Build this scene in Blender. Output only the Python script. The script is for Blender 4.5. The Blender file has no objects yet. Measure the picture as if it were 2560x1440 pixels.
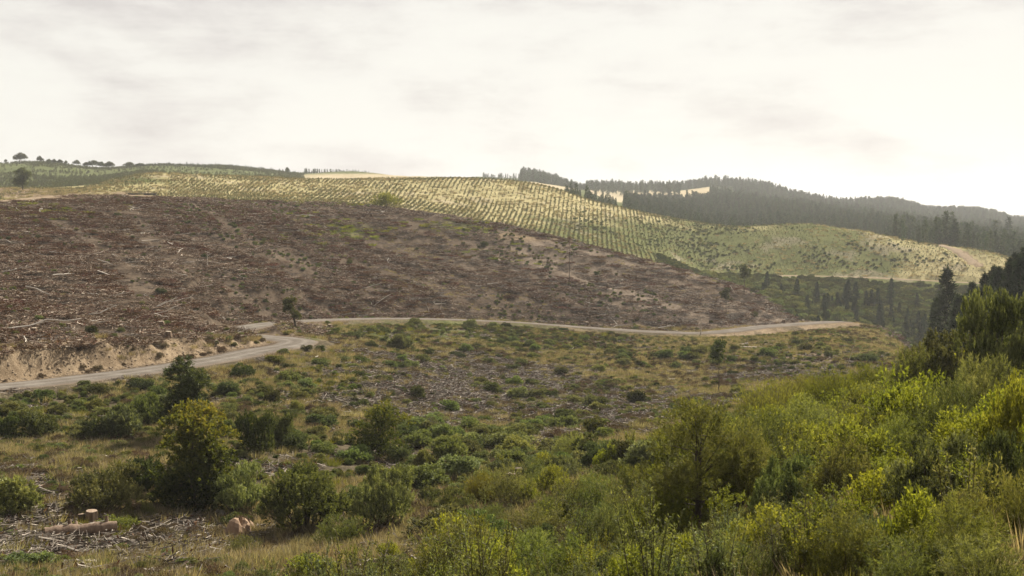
import bpy, math, random
import numpy as np
from mathutils import Vector

rng = np.random.default_rng(7)
random.seed(7)
S = bpy.context.scene
COL = S.collection
F = 3424.0                     # focal length in photo pixels (2560 wide)
PITCH = math.atan(185 / F)     # camera looks slightly down

# ------------------------------------------------------------------ camera
cam = bpy.data.cameras.new('camera'); camo = bpy.data.objects.new('camera', cam); COL.objects.link(camo)
cam.sensor_width = 36; cam.lens = F / 2560 * 36
cam.clip_start = 0.5; cam.clip_end = 30000
camo.location = (0, 0, 0); camo.rotation_euler = (math.pi / 2 - PITCH, 0, 0)
S.camera = camo

# ------------------------------------------------------------------ sky and sun
SUN_EL, SUN_AZ = math.radians(39), math.radians(32)
SD = (math.cos(SUN_EL) * math.sin(SUN_AZ), math.cos(SUN_EL) * math.cos(SUN_AZ), math.sin(SUN_EL))
W = bpy.data.worlds.new("World"); S.world = W; W.use_nodes = True
nt = W.node_tree; nt.nodes.clear()
def N(t, ty, **kw):
    n = t.nodes.new(ty)
    for k, v in kw.items(): setattr(n, k, v)
    return n
def math_node(t, op, a, b=None, c=None, clamp=False):
    n = t.nodes.new('ShaderNodeMath'); n.operation = op; n.use_clamp = clamp
    for i, v in enumerate((a, b, c)):
        if v is None: continue
        if isinstance(v, (int, float)): n.inputs[i].default_value = v
        else: t.links.new(v, n.inputs[i])
    return n.outputs[0]
def vmath(t, op, a, b=None, scale=None):
    n = t.nodes.new('ShaderNodeVectorMath'); n.operation = op
    for i, v in enumerate((a, b)):
        if v is None: continue
        if isinstance(v, tuple): n.inputs[i].default_value = v
        else: t.links.new(v, n.inputs[i])
    if scale is not None: n.inputs['Scale'].default_value = scale
    return n
def ramp(t, fac, stops, interp='LINEAR'):
    n = t.nodes.new('ShaderNodeValToRGB'); n.color_ramp.interpolation = interp
    e = n.color_ramp.elements
    while len(e) < len(stops): e.new(0.5)
    for i, (p, c) in enumerate(stops):
        e[i].position = p; e[i].color = (c if len(c) == 4 else (*c, 1)) if not isinstance(c, (int, float)) else (c, c, c, 1)
    if fac is not None: t.links.new(fac, n.inputs[0])
    return n.outputs[0]
def mixc(t, fac, a, b, blend='MIX'):
    n = t.nodes.new('ShaderNodeMix'); n.data_type = 'RGBA'; n.blend_type = blend
    for s, v in (('Factor', fac), ('A', a), ('B', b)):
        i = {'Factor': 0, 'A': 6, 'B': 7}[s]
        if isinstance(v, (int, float)): n.inputs[i].default_value = v
        elif isinstance(v, tuple): n.inputs[i].default_value = (*v, 1)[:4]
        else: t.links.new(v, n.inputs[i])
    return n.outputs[2]
def noise(t, vec, scale, detail=4, rough=0.55, dist=0.0, w=None):
    n = t.nodes.new('ShaderNodeTexNoise'); n.inputs['Scale'].default_value = scale
    n.inputs['Detail'].default_value = detail; n.inputs['Roughness'].default_value = rough
    n.inputs['Distortion'].default_value = dist
    if vec is not None: t.links.new(vec, n.inputs['Vector'])
    return n.outputs['Fac']

sky = N(nt, 'ShaderNodeTexSky'); sky.sky_type = 'NISHITA'; sky.sun_disc = False
sky.sun_elevation = SUN_EL; sky.sun_rotation = SUN_AZ; sky.altitude = 200; sky.air_density = 1.2; sky.dust_density = 2.0
tc = N(nt, 'ShaderNodeTexCoord')
d = tc.outputs['Generated']
sep = N(nt, 'ShaderNodeSeparateXYZ'); nt.links.new(d, sep.inputs[0])
stretch = vmath(nt, 'MULTIPLY', d, (1.0, 1.0, 2.7)).outputs[0]
n1 = noise(nt, stretch, 4.4, 7, 0.60, 0.2)
n2 = noise(nt, vmath(nt, 'MULTIPLY', d, (1.0, 1.0, 6.0)).outputs[0], 5.5, 6, 0.6, 0.2)
n3 = noise(nt, vmath(nt, 'ADD', stretch, (3.7, 1.1, 5.2)).outputs[0], 13.0, 7, 0.65, 0.2)
cl = math_node(nt, 'ADD', math_node(nt, 'MULTIPLY', n1, 0.5), math_node(nt, 'MULTIPLY', n2, 0.28))
cl = math_node(nt, 'ADD', cl, math_node(nt, 'MULTIPLY', n3, 0.22))
# heavier grey cloud undersides higher up (elevation above about 7 degrees) and everywhere overhead
high = math_node(nt, 'MULTIPLY', math_node(nt, 'SUBTRACT', sep.outputs[2], 0.132, clamp=True), 6.0, clamp=True)
cl2 = math_node(nt, 'SUBTRACT', cl, math_node(nt, 'MULTIPLY', high, 0.5))
glowdot = vmath(nt, 'DOT_PRODUCT', d, SD).outputs['Value']
glow = math_node(nt, 'POWER', math_node(nt, 'MAXIMUM', glowdot, 0.0), 2.0)
cl3 = math_node(nt, 'ADD', cl2, math_node(nt, 'MULTIPLY', glow, 0.035))
cloudcol = ramp(nt, cl3, [(0.40, (3.85, 3.62, 3.48)), (0.445, (4.32, 4.12, 3.92)), (0.48, (4.66, 4.5, 4.22)), (0.515, (4.98, 4.85, 4.53)), (0.56, (5.12, 5.02, 4.66))])
# the overcast grows darker away from the sun's side of the sky
side = ramp(nt, math_node(nt, 'MULTIPLY_ADD', glowdot, 0.5, 0.5), [(0.0, 0.24), (0.45, 0.36), (0.70, 0.94), (0.85, 0.95), (0.95, 0.93), (1.0, 1.0)])
cloudlit = mixc(nt, 1.0, cloudcol, side, 'MULTIPLY')
cover = ramp(nt, cl3, [(0.30, 0.975), (0.7, 0.99)])
skycol = mixc(nt, cover, sky.outputs[0], cloudlit)
# below the horizon the dome carries on as pale haze
bg = N(nt, 'ShaderNodeBackground'); bg.inputs['Strength'].default_value = 0.1
nt.links.new(skycol, bg.inputs['Color'])
wo = N(nt, 'ShaderNodeOutputWorld'); nt.links.new(bg.outputs[0], wo.inputs['Surface'])

sl = bpy.data.lights.new('sun', 'SUN'); sl.energy = 5.0; sl.angle = math.radians(0.8); sl.color = (1.0, 0.92, 0.78)
so = bpy.data.objects.new('sun', sl); COL.objects.link(so)
so.rotation_euler = Vector(SD).to_track_quat('Z', 'Y').to_euler(); so.location = (50, 50, 80)

S.view_settings.view_transform = 'Standard'; S.view_settings.look = 'None'
S.view_settings.exposure = 0.92; S.view_settings.gamma = 1.0; S.view_settings.use_curve_mapping = False
S.render.engine = 'CYCLES'
cy = S.cycles
cy.max_bounces = 5; cy.diffuse_bounces = 2; cy.glossy_bounces = 1; cy.transmission_bounces = 3; cy.volume_bounces = 0
cy.transparent_max_bounces = 4; cy.use_denoising = True; cy.caustics_reflective = False; cy.caustics_refractive = False

# ------------------------------------------------------------------ helpers
def hash2(ix, iy, seed):
    h = (ix.astype(np.int64) * 374761393 + iy.astype(np.int64) * 668265263 + seed * 1442695041) & 0xffffffff
    h = ((h ^ (h >> 13)) * 1274126177) & 0xffffffff
    return ((h ^ (h >> 16)) & 0xffffff) / float(0xffffff)
def vnoise(x, y, seed=0):
    ix = np.floor(x); iy = np.floor(y); fx = x - ix; fy = y - iy
    fx = fx * fx * (3 - 2 * fx); fy = fy * fy * (3 - 2 * fy)
    a = hash2(ix, iy, seed); b = hash2(ix + 1, iy, seed); c = hash2(ix, iy + 1, seed); e = hash2(ix + 1, iy + 1, seed)
    return (a * (1 - fx) + b * fx) * (1 - fy) + (c * (1 - fx) + e * fx) * fy
def fbm(x, y, sc, octv=4, seed=0, gain=0.5):
    x = np.asarray(x, float) / sc; y = np.asarray(y, float) / sc
    s = 0; a = 1; t = 0
    for o in range(octv):
        s = s + a * vnoise(x * 2**o + 17.3 * o, y * 2**o - 9.1 * o, seed + o); t += a; a *= gain
    return s / t
def pchip_slopes(x, y):
    h = np.diff(x); dlt = np.diff(y) / h; m = np.zeros_like(y)
    w1 = 2 * h[1:] + h[:-1]; w2 = h[1:] + 2 * h[:-1]
    ok = dlt[:-1] * dlt[1:] > 0
    with np.errstate(divide='ignore', invalid='ignore'):
        mm = (w1 + w2) / (w1 / dlt[:-1] + w2 / dlt[1:])
    m[1:-1] = np.where(ok, mm, 0); m[0] = dlt[0]; m[-1] = dlt[-1]
    return m
def pchip(x, y, q):
    x = np.asarray(x, float); y = np.asarray(y, float); m = pchip_slopes(x, y)
    q = np.clip(q, x[0], x[-1]); i = np.clip(np.searchsorted(x, q) - 1, 0, len(x) - 2)
    h = x[i + 1] - x[i]; t = (q - x[i]) / h
    return ((2*t**3 - 3*t**2 + 1) * y[i] + (t**3 - 2*t**2 + t) * h * m[i] + (-2*t**3 + 3*t**2) * y[i+1] + (t**3 - t**2) * h * m[i+1])
def ray(px, py):
    """azimuth and slope of the line of sight through a photo pixel"""
    x = (px - 1280) / F; u = -(py - 720) / F
    c, s = math.cos(PITCH), math.sin(PITCH)
    fy = c + s * u; fz = -s + c * u
    return math.atan2(x, fy), fz / math.hypot(x, fy)

# ------------------------------------------------------------------ terrain
# contour lines of the land, near to far: (column, row in the photo, distance)
CURVES = [
 [(-900,1900,14,'z-6.5'),(1280,0,14,'z-4.9'),(2000,0,12,'z-3.9'),(2560,0,11,'z-3.3'),(3400,0,11,'z-3.0')],
 [(-900,1450,50),(640,1450,48),(1280,1440,42),(1800,1420,32),(2200,1390,26),(2560,1350,23),(3400,1250,23)],
 [(-900,1310,66),(0,1310,66),(640,1320,66),(1280,1235,66),(1800,1190,54),(2200,1130,46),(2560,1050,42),(3400,900,40)],
 [(-900,1130,92),(0,1130,92),(640,1110,92),(1280,1110,100),(1800,1070,92),(2200,1000,82),(2560,930,75),(3400,800,70)],
 [(-900,1000,112),(0,997,115),(440,952,128),(640,925,138),(900,920,150),(1280,985,158),(1700,960,170),(1900,935,180),(2100,930,190),(2250,930,195),(2400,930,180),(2560,880,170),(3400,700,150)],
 [(-900,985,114.5),(-200,992,115),(0,979,118.5),(440,924,133),(640,888,147),(750,876,153),(850,852,180),(1000,838,205),(1280,852,218),(1700,866,225),(1900,855,232),(2100,835,258),(2200,850,262),(2280,885,255),(2350,925,235),(2440,860,222),(2560,775,215),(3400,560,215)],
 [(-900,975,117.5),(-200,978,118),(0,965,122),(440,912,137),(640,872,151),(740,860,158),(800,838,185),(900,800,225),(1000,797,235),(1300,807,250),(1500,822,255),(1750,832,255),(1860,822,262),(2100,805,290),(2200,842,285),(2280,885,275),(2350,950,262),(2440,880,252),(2560,780,245),(3400,580,245)],
 [(-900,910,122),(-200,915,123),(0,908,127),(200,903,131),(440,872,143),(560,856,153),(620,850,158),(700,845,166),(800,822,196),(900,790,232),(1000,784,242),(1300,796,257),(1500,809,262),(1750,817,263),(1900,803,272),(2100,799,296),(2200,846,296),(2280,895,290),(2380,930,285),(2560,850,285),(3400,650,285)],
 [(-900,790,168),(0,775,172),(440,775,182),(560,805,190),(700,775,212),(900,742,250),(1300,722,280),(1500,742,285),(1750,767,285),(1900,777,290),(2060,795,302),(2110,812,306),(2200,870,310),(2560,1060,310),(3400,1060,310)],
 [(-900,640,240),(0,625,240),(440,620,250),(900,632,290),(1300,652,305),(1500,687,305),(1750,737,300),(1900,766,300),(2060,792,308),(2110,830,318),(2560,1080,330),(3400,1080,330)],
 [(-900,520,300),(0,510,320),(180,490,330),(500,497,340),(900,513,345),(1000,522,340),(1250,562,335),(1400,597,330),(1600,647,325),(1800,705,318),(1950,752,314),(2060,791,312),(2110,850,335),(2560,1100,350),(3400,1100,350)],
 [(-900,530,345),(0,524,358),(500,517,370),(900,532,375),(1250,592,375),(1600,682,370),(1800,742,360),(2060,860,370),(2350,900,385),(2560,920,390),(3400,930,390)],
 [(-900,518,400),(0,512,410),(500,503,420),(900,520,420),(1250,568,420),(1600,655,410),(1800,722,412),(2060,790,415),(2350,830,420),(2560,845,420),(3400,860,420)],
 [(-900,500,450),(0,500,450),(180,486,450),(500,484,465),(900,500,465),(1250,540,470),(1600,620,470),(1780,686,480),(2000,689,490),(2350,704,490),(2560,712,490),(3400,730,490)],
 [(-900,470,540),(0,470,540),(180,472,545),(300,448,555),(400,434,560),(640,443,575),(800,451,585),(1000,447,595),(1150,446,600),(1350,462,600),(1500,508,590),(1700,548,575),(1850,567,560),(2000,562,560),(2150,577,555),(2300,606,545),(2450,627,530),(2560,650,525),(3400,720,520)],
 [(-900,500,620),(0,480,620),(400,455,640),(1000,470,670),(1350,485,670),(1500,530,670),(1850,600,650),(2300,650,640),(2560,690,640),(3400,740,640)],
 [(-900,440,850),(0,440,850),(200,450,800),(400,432,820),(640,440,850),(740,446,900),(1000,446,950),(1300,460,950),(1450,490,950),(1600,520,900),(1850,565,850),(2150,580,800),(2300,600,760),(2560,640,740),(3400,680,740)],
 [(-900,414,1050),(0,411,1050),(100,409,1050),(250,424,1050),(400,417,1060),(560,420,1080),(640,427,1100),(740,436,1100),(870,431,1100),(1000,441,1120),(1200,446,1150),(1300,452,1150),(1450,476,1150),(1560,506,1150),(1760,503,1180),(1820,508,1150),(2000,530,1100),(2200,560,1050),(2560,600,1000),(3400,640,1000)],
 [(-900,430,1300),(740,450,1300),(1300,462,1350),(1450,476,1350),(1560,482,1350),(1760,481,1350),(1850,500,1350),(2000,522,1350),(2560,590,1300),(3400,640,1300)],
 [(-900,428,1700),(0,430,1700),(740,440,1700),(1000,448,1700),(1200,444,1700),(1300,446,1700),(1460,474,1700),(1700,478,1700),(1780,466,1650),(1880,470,1650),(2000,498,1650),(2130,516,1700),(2220,514,1700),(2330,532,1750),(2440,536,1750),(2560,566,1700),(3400,640,1700)],
 [(-900,535,2600),(1280,535,2600),(1800,540,2600),(2330,548,2600),(2560,556,2600),(3400,560,2600)],
 [(-900,535,4200),(1280,535,4200),(2400,541,4200),(2560,545,4200),(3400,545,4200)],
 [(-900,537,9000),(1280,537,9000),(3400,537,9000)],
]
cdata = []
for cv in CURVES:
    A, R, Z = [], [], []
    for p in cv:
        if len(p) == 4:
            a, _ = ray(p[0], 535); z = float(p[3][1:])
        else:
            a, s_ = ray(p[0], p[1]); z = s_ * p[2]
        A.append(a); R.append(p[2]); Z.append(z)
    cdata.append((np.array(A), np.array(R, float), np.array(Z)))
AZ0, AZ1 = math.radians(-24), math.radians(25)
azs = np.concatenate([np.radians(np.arange(-180, -24, 3.0)), np.arange(AZ0, AZ1, math.radians(0.07)), np.radians(np.arange(25.5, 181, 3.0))])
azs[-1] = math.pi
rs = [2.0]
while rs[-1] < 9000:
    r = rs[-1]
    k = 0.022 if r < 100 else 0.0052 if r < 205 else 0.006 if 285 < r < 350 else 0.0045 if 468 < r < 505 else 0.010 if r < 700 else 0.03
    rs.append(r * (1 + k))
rs = np.array(rs)
nA, nR = len(azs), len(rs)
K = len(cdata)
cR = np.zeros((K, nA)); cZ = np.zeros((K, nA))
for k, (A, R, Z) in enumerate(cdata):
    cR[k] = pchip(A, R, azs); cZ[k] = pchip(A, Z, azs)
    # behind the camera the two ends are blended so that the land closes up
    back = np.clip((np.abs(azs) - math.radians(40)) / math.radians(100), 0, 1); back = back * back * (3 - 2 * back) * 0.5
    e0, e1 = (R[-1], Z[-1]), (R[0], Z[0])
    other_r = np.where(azs < 0, e0[0], e1[0]); other_z = np.where(azs < 0, e0[1], e1[1])
    cR[k] = cR[k] * (1 - back) + other_r * back; cZ[k] = cZ[k] * (1 - back) + other_z * back
for k in range(1, K):
    cR[k] = np.maximum(cR[k], cR[k - 1] + 1.0)
HG = np.zeros((nA, nR)); ZONE = np.zeros((nA, nR))
for j in range(nA):
    xr = np.concatenate([[0.5], cR[:, j]]); zr = np.concatenate([[-1.7], cZ[:, j]])
    HG[j] = pchip(xr, zr, rs)
    ZONE[j] = np.interp(rs, cR[:, j], np.arange(K))
GX = np.sin(azs)[:, None] * rs[None, :]; GY = np.cos(azs)[:, None] * rs[None, :]
# natural unevenness: larger the farther away
amp = np.interp(rs, [5, 60, 130, 300, 600, 1200, 3000], [0.15, 0.35, 0.5, 0.8, 1.0, 2.0, 5.0])[None, :]
HG += amp * (fbm(GX, GY, 22, 4, 3) - 0.5) * 1.3
HG += np.interp(rs, [5, 60, 350, 500], [0.12, 0.28, 0.45, 0.15])[None, :] * (fbm(GX, GY, 3.0, 3, 11) - 0.5) * 1.5

HG += 2.4 * (fbm(GX * .8 + GY * .35, GY, 20, 3, 221) - .5) * np.clip(1 - np.abs(ZONE - 3.9) / 1.7, 0, 1)
heap = (.5 * fbm(GX * 0.9 + GY * 0.3, GY * 0.9, 7, 3, 201) + .5 * fbm((GX * .914 - GY * .407) / 16, (GX * .407 + GY * .914) / 2.6, 1.0, 3, 207) - .5) * 3.2 * np.clip(1 - np.abs(ZONE - 8.6) / 2.0, 0, 1)
HG += heap * np.interp(rs, [100, 140, 360, 420], [0, 1, 1, 0])[None, :]
# ---- roads: the ground is cut and filled to carry them
def P3(px, py, r):
    a, s_ = ray(px, py); return np.array([math.sin(a) * r, math.cos(a) * r, s_ * r])
def smooth_path(pts, step=1.5):
    P = np.array(pts); 
    dd = np.concatenate([[0], np.cumsum(np.linalg.norm(np.diff(P[:, :2], axis=0), axis=1))])
    q = np.arange(0, dd[-1], step); m = []
    for c in range(3):
        # Catmull-Rom style through finite differences
        y = P[:, c]; mm = np.gradient(y, dd)
        i = np.clip(np.searchsorted(dd, q, side='right') - 1, 0, len(dd) - 2); h = dd[i+1] - dd[i]; t = (q - dd[i]) / h
        m.append((2*t**3-3*t**2+1)*y[i] + (t**3-2*t**2+t)*h*mm[i] + (-2*t**3+3*t**2)*y[i+1] + (t**3-t**2)*h*mm[i+1])
    return np.stack(m, 1)
MAIN = smooth_path([P3(-900,975,117.5), P3(-500,978,117), P3(-200,979,118), P3(0,966,122), P3(220,943,129), P3(440,914,138), P3(570,892,146), P3(650,875,152), P3(710,866,156), P3(742,857,161.5),
        P3(735,850,168), P3(695,845,172.5), P3(640,841,175.5), P3(600,837,179), P3(585,831,184), P3(598,823,189), P3(645,813,196), P3(730,804,210), P3(850,798,224), P3(1000,796,236), P3(1150,799,244), P3(1300,806,251), P3(1500,821,256), P3(1640,829,256), P3(1750,832,256), P3(1830,826,260), P3(1900,817,268), P3(1990,810,279),
        P3(2080,804,290), P3(2110,806,300), P3(2105,825,312), P3(2040,850,335)])
FAR = smooth_path([P3(1660,683,474), P3(1780,687,480), P3(1900,688,486), P3(2050,690,490), P3(2200,695,491), P3(2350,703,490), P3(2450,708,490), P3(2700,720,490)], 3)
TOP = smooth_path([P3(-700,512,290), P3(-300,512,300), P3(0,502,312), P3(90,494,320), P3(180,488,330), P3(330,488,339), P3(480,494,345)], 2)
SPUR = smooth_path([P3(2350,612,540), P3(2385,622,533), P3(2420,645,520), P3(2450,668,508)], 2)
def carve(path, half, blend, fill=None):
    """level the ground along a path; returns nothing, edits HG"""
    rr = np.hypot(path[:, 0], path[:, 1]); aa = np.arctan2(path[:, 0], path[:, 1])
    reach = half + blend
    best = np.full(HG.shape, 1e9); bz = np.zeros(HG.shape)
    for p, r, a in zip(path, rr, aa):
        da = reach / r * 1.3
        j0, j1 = np.searchsorted(azs, [a - da, a + da]); i0, i1 = np.searchsorted(rs, [r - reach, r + reach])
        if j1 <= j0 or i1 <= i0: continue
        dx = np.hypot(GX[j0:j1, i0:i1] - p[0], GY[j0:j1, i0:i1] - p[1])
        sub = best[j0:j1, i0:i1]; msk = dx < sub
        sub[msk] = dx[msk]; bz[j0:j1, i0:i1][msk] = p[2]
    t = np.clip((best - half) / blend, 0, 1); w = 1 - t * t * (3 - 2 * t)
    ok = best < 1e8
    HG[ok] = (HG * (1 - w) + (bz - 0.09) * w)[ok]
    return best
_far = MAIN[np.hypot(MAIN[:, 0], MAIN[:, 1]) > 205].copy(); _far[:, 2] -= .75
carve(_far, 5.0, 13.0)
ROADD = carve(MAIN, 3.3, 2.6)
FARD = carve(FAR, 2.8, 3.0); TOPD = carve(TOP, 2.6, 3.0); SPURD = carve(SPUR, 3.0, 3.0)
# erosion gullies on the tan cut bank above the near arm of the road
nearmask = (GX < P3(660, 0, 152)[0]) & (np.hypot(GX, GY) < 170)
nearmask = np.clip((P3(655, 0, 152)[0] - GX) / 4, 0, 1) * (np.hypot(GX, GY) < 172)
_ra = np.arctan2(MAIN[:, 0], MAIN[:, 1]); _rr = np.hypot(MAIN[:, 0], MAIN[:, 1]); _n = int(np.argmin(np.hypot(MAIN[:, 0] - P3(710,866,156)[0], MAIN[:, 1] - P3(710,866,156)[1])))
nearmask = nearmask * (np.hypot(GX, GY) > np.interp(azs, _ra[:_n], _rr[:_n])[:, None])
BANK = np.exp(-((ROADD - 5.6) / 1.7) ** 2) * nearmask
EROD = 0.6 * fbm(GX + GY * .4, GY * 0.5, 1.9, 4, 41, .65) + .4 * fbm(GX, GY, 6.5, 2, 43)
HG += BANK * (EROD - 0.49) * 3.4

SL = HG / rs[None, :]
CM = np.maximum.accumulate(SL, axis=1)          # steepest line of sight met so far
def grid_lookup(arr, x, y):
    a = np.arctan2(x, y); r = np.hypot(x, y)
    fj = np.interp(a, azs, np.arange(nA)); fi = np.interp(r, rs, np.arange(nR))
    j = np.clip(fj.astype(int), 0, nA - 2); i = np.clip(fi.astype(int), 0, nR - 2); u = fj - j; v = fi - i
    return (arr[j, i] * (1-u) + arr[j+1, i] * u) * (1-v) + (arr[j, i+1] * (1-u) + arr[j+1, i+1] * u) * v
def ground(x, y): return grid_lookup(HG, np.asarray(x, float), np.asarray(y, float))
def zone(x, y): return grid_lookup(ZONE, np.asarray(x, float), np.asarray(y, float))
def project(x, y, z):
    c, s = math.cos(PITCH), math.sin(PITCH)
    dep = y * c - z * s; up = y * s + z * c
    return 1280 + F * x / dep, 720 - F * up / dep
def at(px, py, rmin=0):
    """first ground point met by the line of sight through a photo pixel"""
    a, s_ = ray(px, py); j = int(np.clip(np.searchsorted(azs, a), 1, nA - 1)); u = (a - azs[j-1]) / (azs[j] - azs[j-1])
    sl = SL[j-1] * (1-u) + SL[j] * u
    idx = np.nonzero((sl >= s_) & (rs > rmin))[0]
    i = idx[0] if len(idx) else int(np.argmax(sl * (rs < 2000)))
    r = rs[i]; x, y = math.sin(a) * r, math.cos(a) * r
    return Vector((x, y, float(ground(x, y))))
def visible(x, y, h):
    """share of the tests in which the top of a thing of height h is not behind nearer land"""
    z = ground(x, y) + h
    r = np.hypot(x, y)
    return (z / r) >= grid_lookup(CM, x * (1 - 3.0 / r), y * (1 - 3.0 / r)) - 1e-4

# ------------------------------------------------------------------ materials
def new_mat(name):
    m = bpy.data.materials.new(name); m.use_nodes = True; m.node_tree.nodes.clear(); return m, m.node_tree
def finish(t, shader):
    o = t.nodes.new('ShaderNodeOutputMaterial'); t.links.new(shader, o.inputs['Surface'])
def attr(t, name): 
    n = t.nodes.new('ShaderNodeAttribute'); n.attribute_name = name; return n
def leaf_mat(name, cols, trans=0.35, gloss=0.02, vary=0.25):
    """cols: ramp over the leaf's own tint; vary: how far whole plants differ"""
    m, t = new_mat(name)
    a = attr(t, 'tint').outputs['Fac']
    oi = t.nodes.new('ShaderNodeObjectInfo').outputs['Random']
    c = ramp(t, a, [(i / (len(cols) - 1), cc) for i, cc in enumerate(cols)])
    hs = t.nodes.new('ShaderNodeHueSaturation'); t.links.new(c, hs.inputs['Color'])
    t.links.new(math_node(t, 'MULTIPLY_ADD', oi, 0.05 * vary * 4, 0.5 - 0.025 * vary * 4), hs.inputs['Hue'])
    r2 = math_node(t, 'FRACT', math_node(t, 'MULTIPLY', oi, 7.31))
    t.links.new(math_node(t, 'MULTIPLY_ADD', r2, vary * 2, 1 - vary), hs.inputs['Value'])
    r3 = math_node(t, 'FRACT', math_node(t, 'MULTIPLY', oi, 13.7))
    t.links.new(math_node(t, 'MULTIPLY_ADD', r3, vary * 0.8, 1 - vary * 0.4), hs.inputs['Saturation'])
    df = t.nodes.new('ShaderNodeBsdfDiffuse'); t.links.new(hs.outputs[0], df.inputs[0])
    tr = t.nodes.new('ShaderNodeBsdfTranslucent'); 
    t.links.new(mixc(t, 1.0, hs.outputs[0], (1.25, 1.2, 0.55), 'MULTIPLY'), tr.inputs[0])
    mx = t.nodes.new('ShaderNodeMixShader'); mx.inputs[0].default_value = trans
    t.links.new(df.outputs[0], mx.inputs[1]); t.links.new(tr.outputs[0], mx.inputs[2])
    gl = t.nodes.new('ShaderNodeBsdfGlossy'); gl.inputs['Roughness'].default_value = 0.6
    m2 = t.nodes.new('ShaderNodeMixShader'); m2.inputs[0].default_value = gloss
    t.links.new(mx.outputs[0], m2.inputs[1]); t.links.new(gl.outputs[0], m2.inputs[2])
    finish(t, m2.outputs[0]); return m
def wood_mat(name, cols, scale=9.0, rough=0.85):
    m, t = new_mat(name)
    a = attr(t, 'tint').outputs['Fac']; tcn = t.nodes.new('ShaderNodeTexCoord')
    nz = noise(t, vmath(t, 'MULTIPLY', tcn.outputs['Object'], (1, 1, 0.35)).outputs[0], scale, 5, 0.65)
    f = math_node(t, 'ADD', a, math_node(t, 'MULTIPLY_ADD', nz, 1.1, -0.55), clamp=True)
    c = ramp(t, f, [(i / (len(cols) - 1), cc) for i, cc in enumerate(cols)])
    p = t.nodes.new('ShaderNodeBsdfPrincipled'); t.links.new(c, p.inputs['Base Color']); p.inputs['Roughness'].default_value = rough
    p.inputs['Specular IOR Level'].default_value = 0.2
    bp = t.nodes.new('ShaderNodeBump'); bp.inputs['Strength'].default_value = 0.5; bp.inputs['Distance'].default_value = 0.03
    t.links.new(nz, bp.inputs['Height']); t.links.new(bp.outputs[0], p.inputs['Normal'])
    finish(t, p.outputs[0]); return m
def ground_mat(name, base, layers, fine=3.0, bump=0.25):
    """base and layers are colour ramps over noise; each layer is spread by a painted mask attribute of the soil"""
    m, t = new_mat(name)
    pos = t.nodes.new('ShaderNodeNewGeometry').outputs['Position']
    nf = noise(t, pos, fine, 5, 0.7); nm = noise(t, pos, fine * 0.11, 4, 0.6); ns = noise(t, pos, fine * 4, 3, 0.6)
    mixn = math_node(t, 'ADD', math_node(t, 'MULTIPLY', nf, 0.55), math_node(t, 'MULTIPLY', nm, 0.45))
    mixn = math_node(t, 'ADD', mixn, math_node(t, 'MULTIPLY_ADD', ns, 0.4, -0.2))
    def rp(cols): return ramp(t, mixn, [(0.32 + 0.36 * i / (len(cols) - 1), cc) for i, cc in enumerate(cols)])
    c = rp(base)
    for an, cols in layers:
        a = attr(t, an).outputs['Fac']
        f = math_node(t, 'MULTIPLY', math_node(t, 'SUBTRACT', math_node(t, 'ADD', a, math_node(t, 'MULTIPLY_ADD', nf, 0.9, -0.45)), 0.3), 2.5, clamp=True)
        c = mixc(t, f, c, rp(cols))
    p = t.nodes.new('ShaderNodeBsdfDiffuse'); t.links.new(c, p.inputs['Color'])
    bp = t.nodes.new('ShaderNodeBump'); bp.inputs['Strength'].default_value = bump; bp.inputs['Distance'].default_value = 0.3
    t.links.new(math_node(t, 'ADD', nf, math_node(t, 'MULTIPLY', ns, 0.5)), bp.inputs['Height']); t.links.new(bp.outputs[0], p.inputs['Normal'])
    finish(t, p.outputs[0]); return m

M = {}
TAN = [(0.10,0.072,0.046), (0.21,0.158,0.105), (0.34,0.27,0.185)]
GRASSY = [(0.09,0.085,0.035), (0.19,0.15,0.07), (0.30,0.235,0.125)]
M['valley'] = ground_mat('dry_grass_ground', [(0.032,0.027,0.018), (0.08,0.067,0.045), (0.16,0.13,0.09)],
    [('green', [(0.035,0.045,0.018), (0.08,0.09,0.035), (0.14,0.14,0.06)]), ('grey', [(0.07,0.06,0.05), (0.16,0.14,0.12), (0.30,0.27,0.24)]),
     ('tan', TAN)])
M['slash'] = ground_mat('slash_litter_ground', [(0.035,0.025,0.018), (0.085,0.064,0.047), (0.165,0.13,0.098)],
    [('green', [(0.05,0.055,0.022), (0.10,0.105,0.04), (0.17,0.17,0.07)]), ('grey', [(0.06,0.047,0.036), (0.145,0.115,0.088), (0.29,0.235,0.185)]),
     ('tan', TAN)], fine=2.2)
M['plant'] = ground_mat('plantation_grass_ground', [(0.16,0.142,0.065), (0.31,0.27,0.14), (0.50,0.435,0.25)],
    [('green', [(0.05,0.06,0.022), (0.105,0.115,0.045), (0.19,0.185,0.08)]), ('grey', [(0.14,0.115,0.09), (0.27,0.22,0.17), (0.40,0.34,0.27)]),
     ('tan', TAN)], fine=1.2)
M['far'] = ground_mat('far_hill_ground', [(0.06,0.075,0.03), (0.10,0.115,0.048), (0.15,0.155,0.07)],
    [('green', [(0.02,0.028,0.014), (0.035,0.045,0.02), (0.055,0.065,0.03)]), ('tan', [(0.26,0.21,0.13), (0.38,0.32,0.21), (0.46,0.40,0.28)])], fine=0.3)

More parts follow.
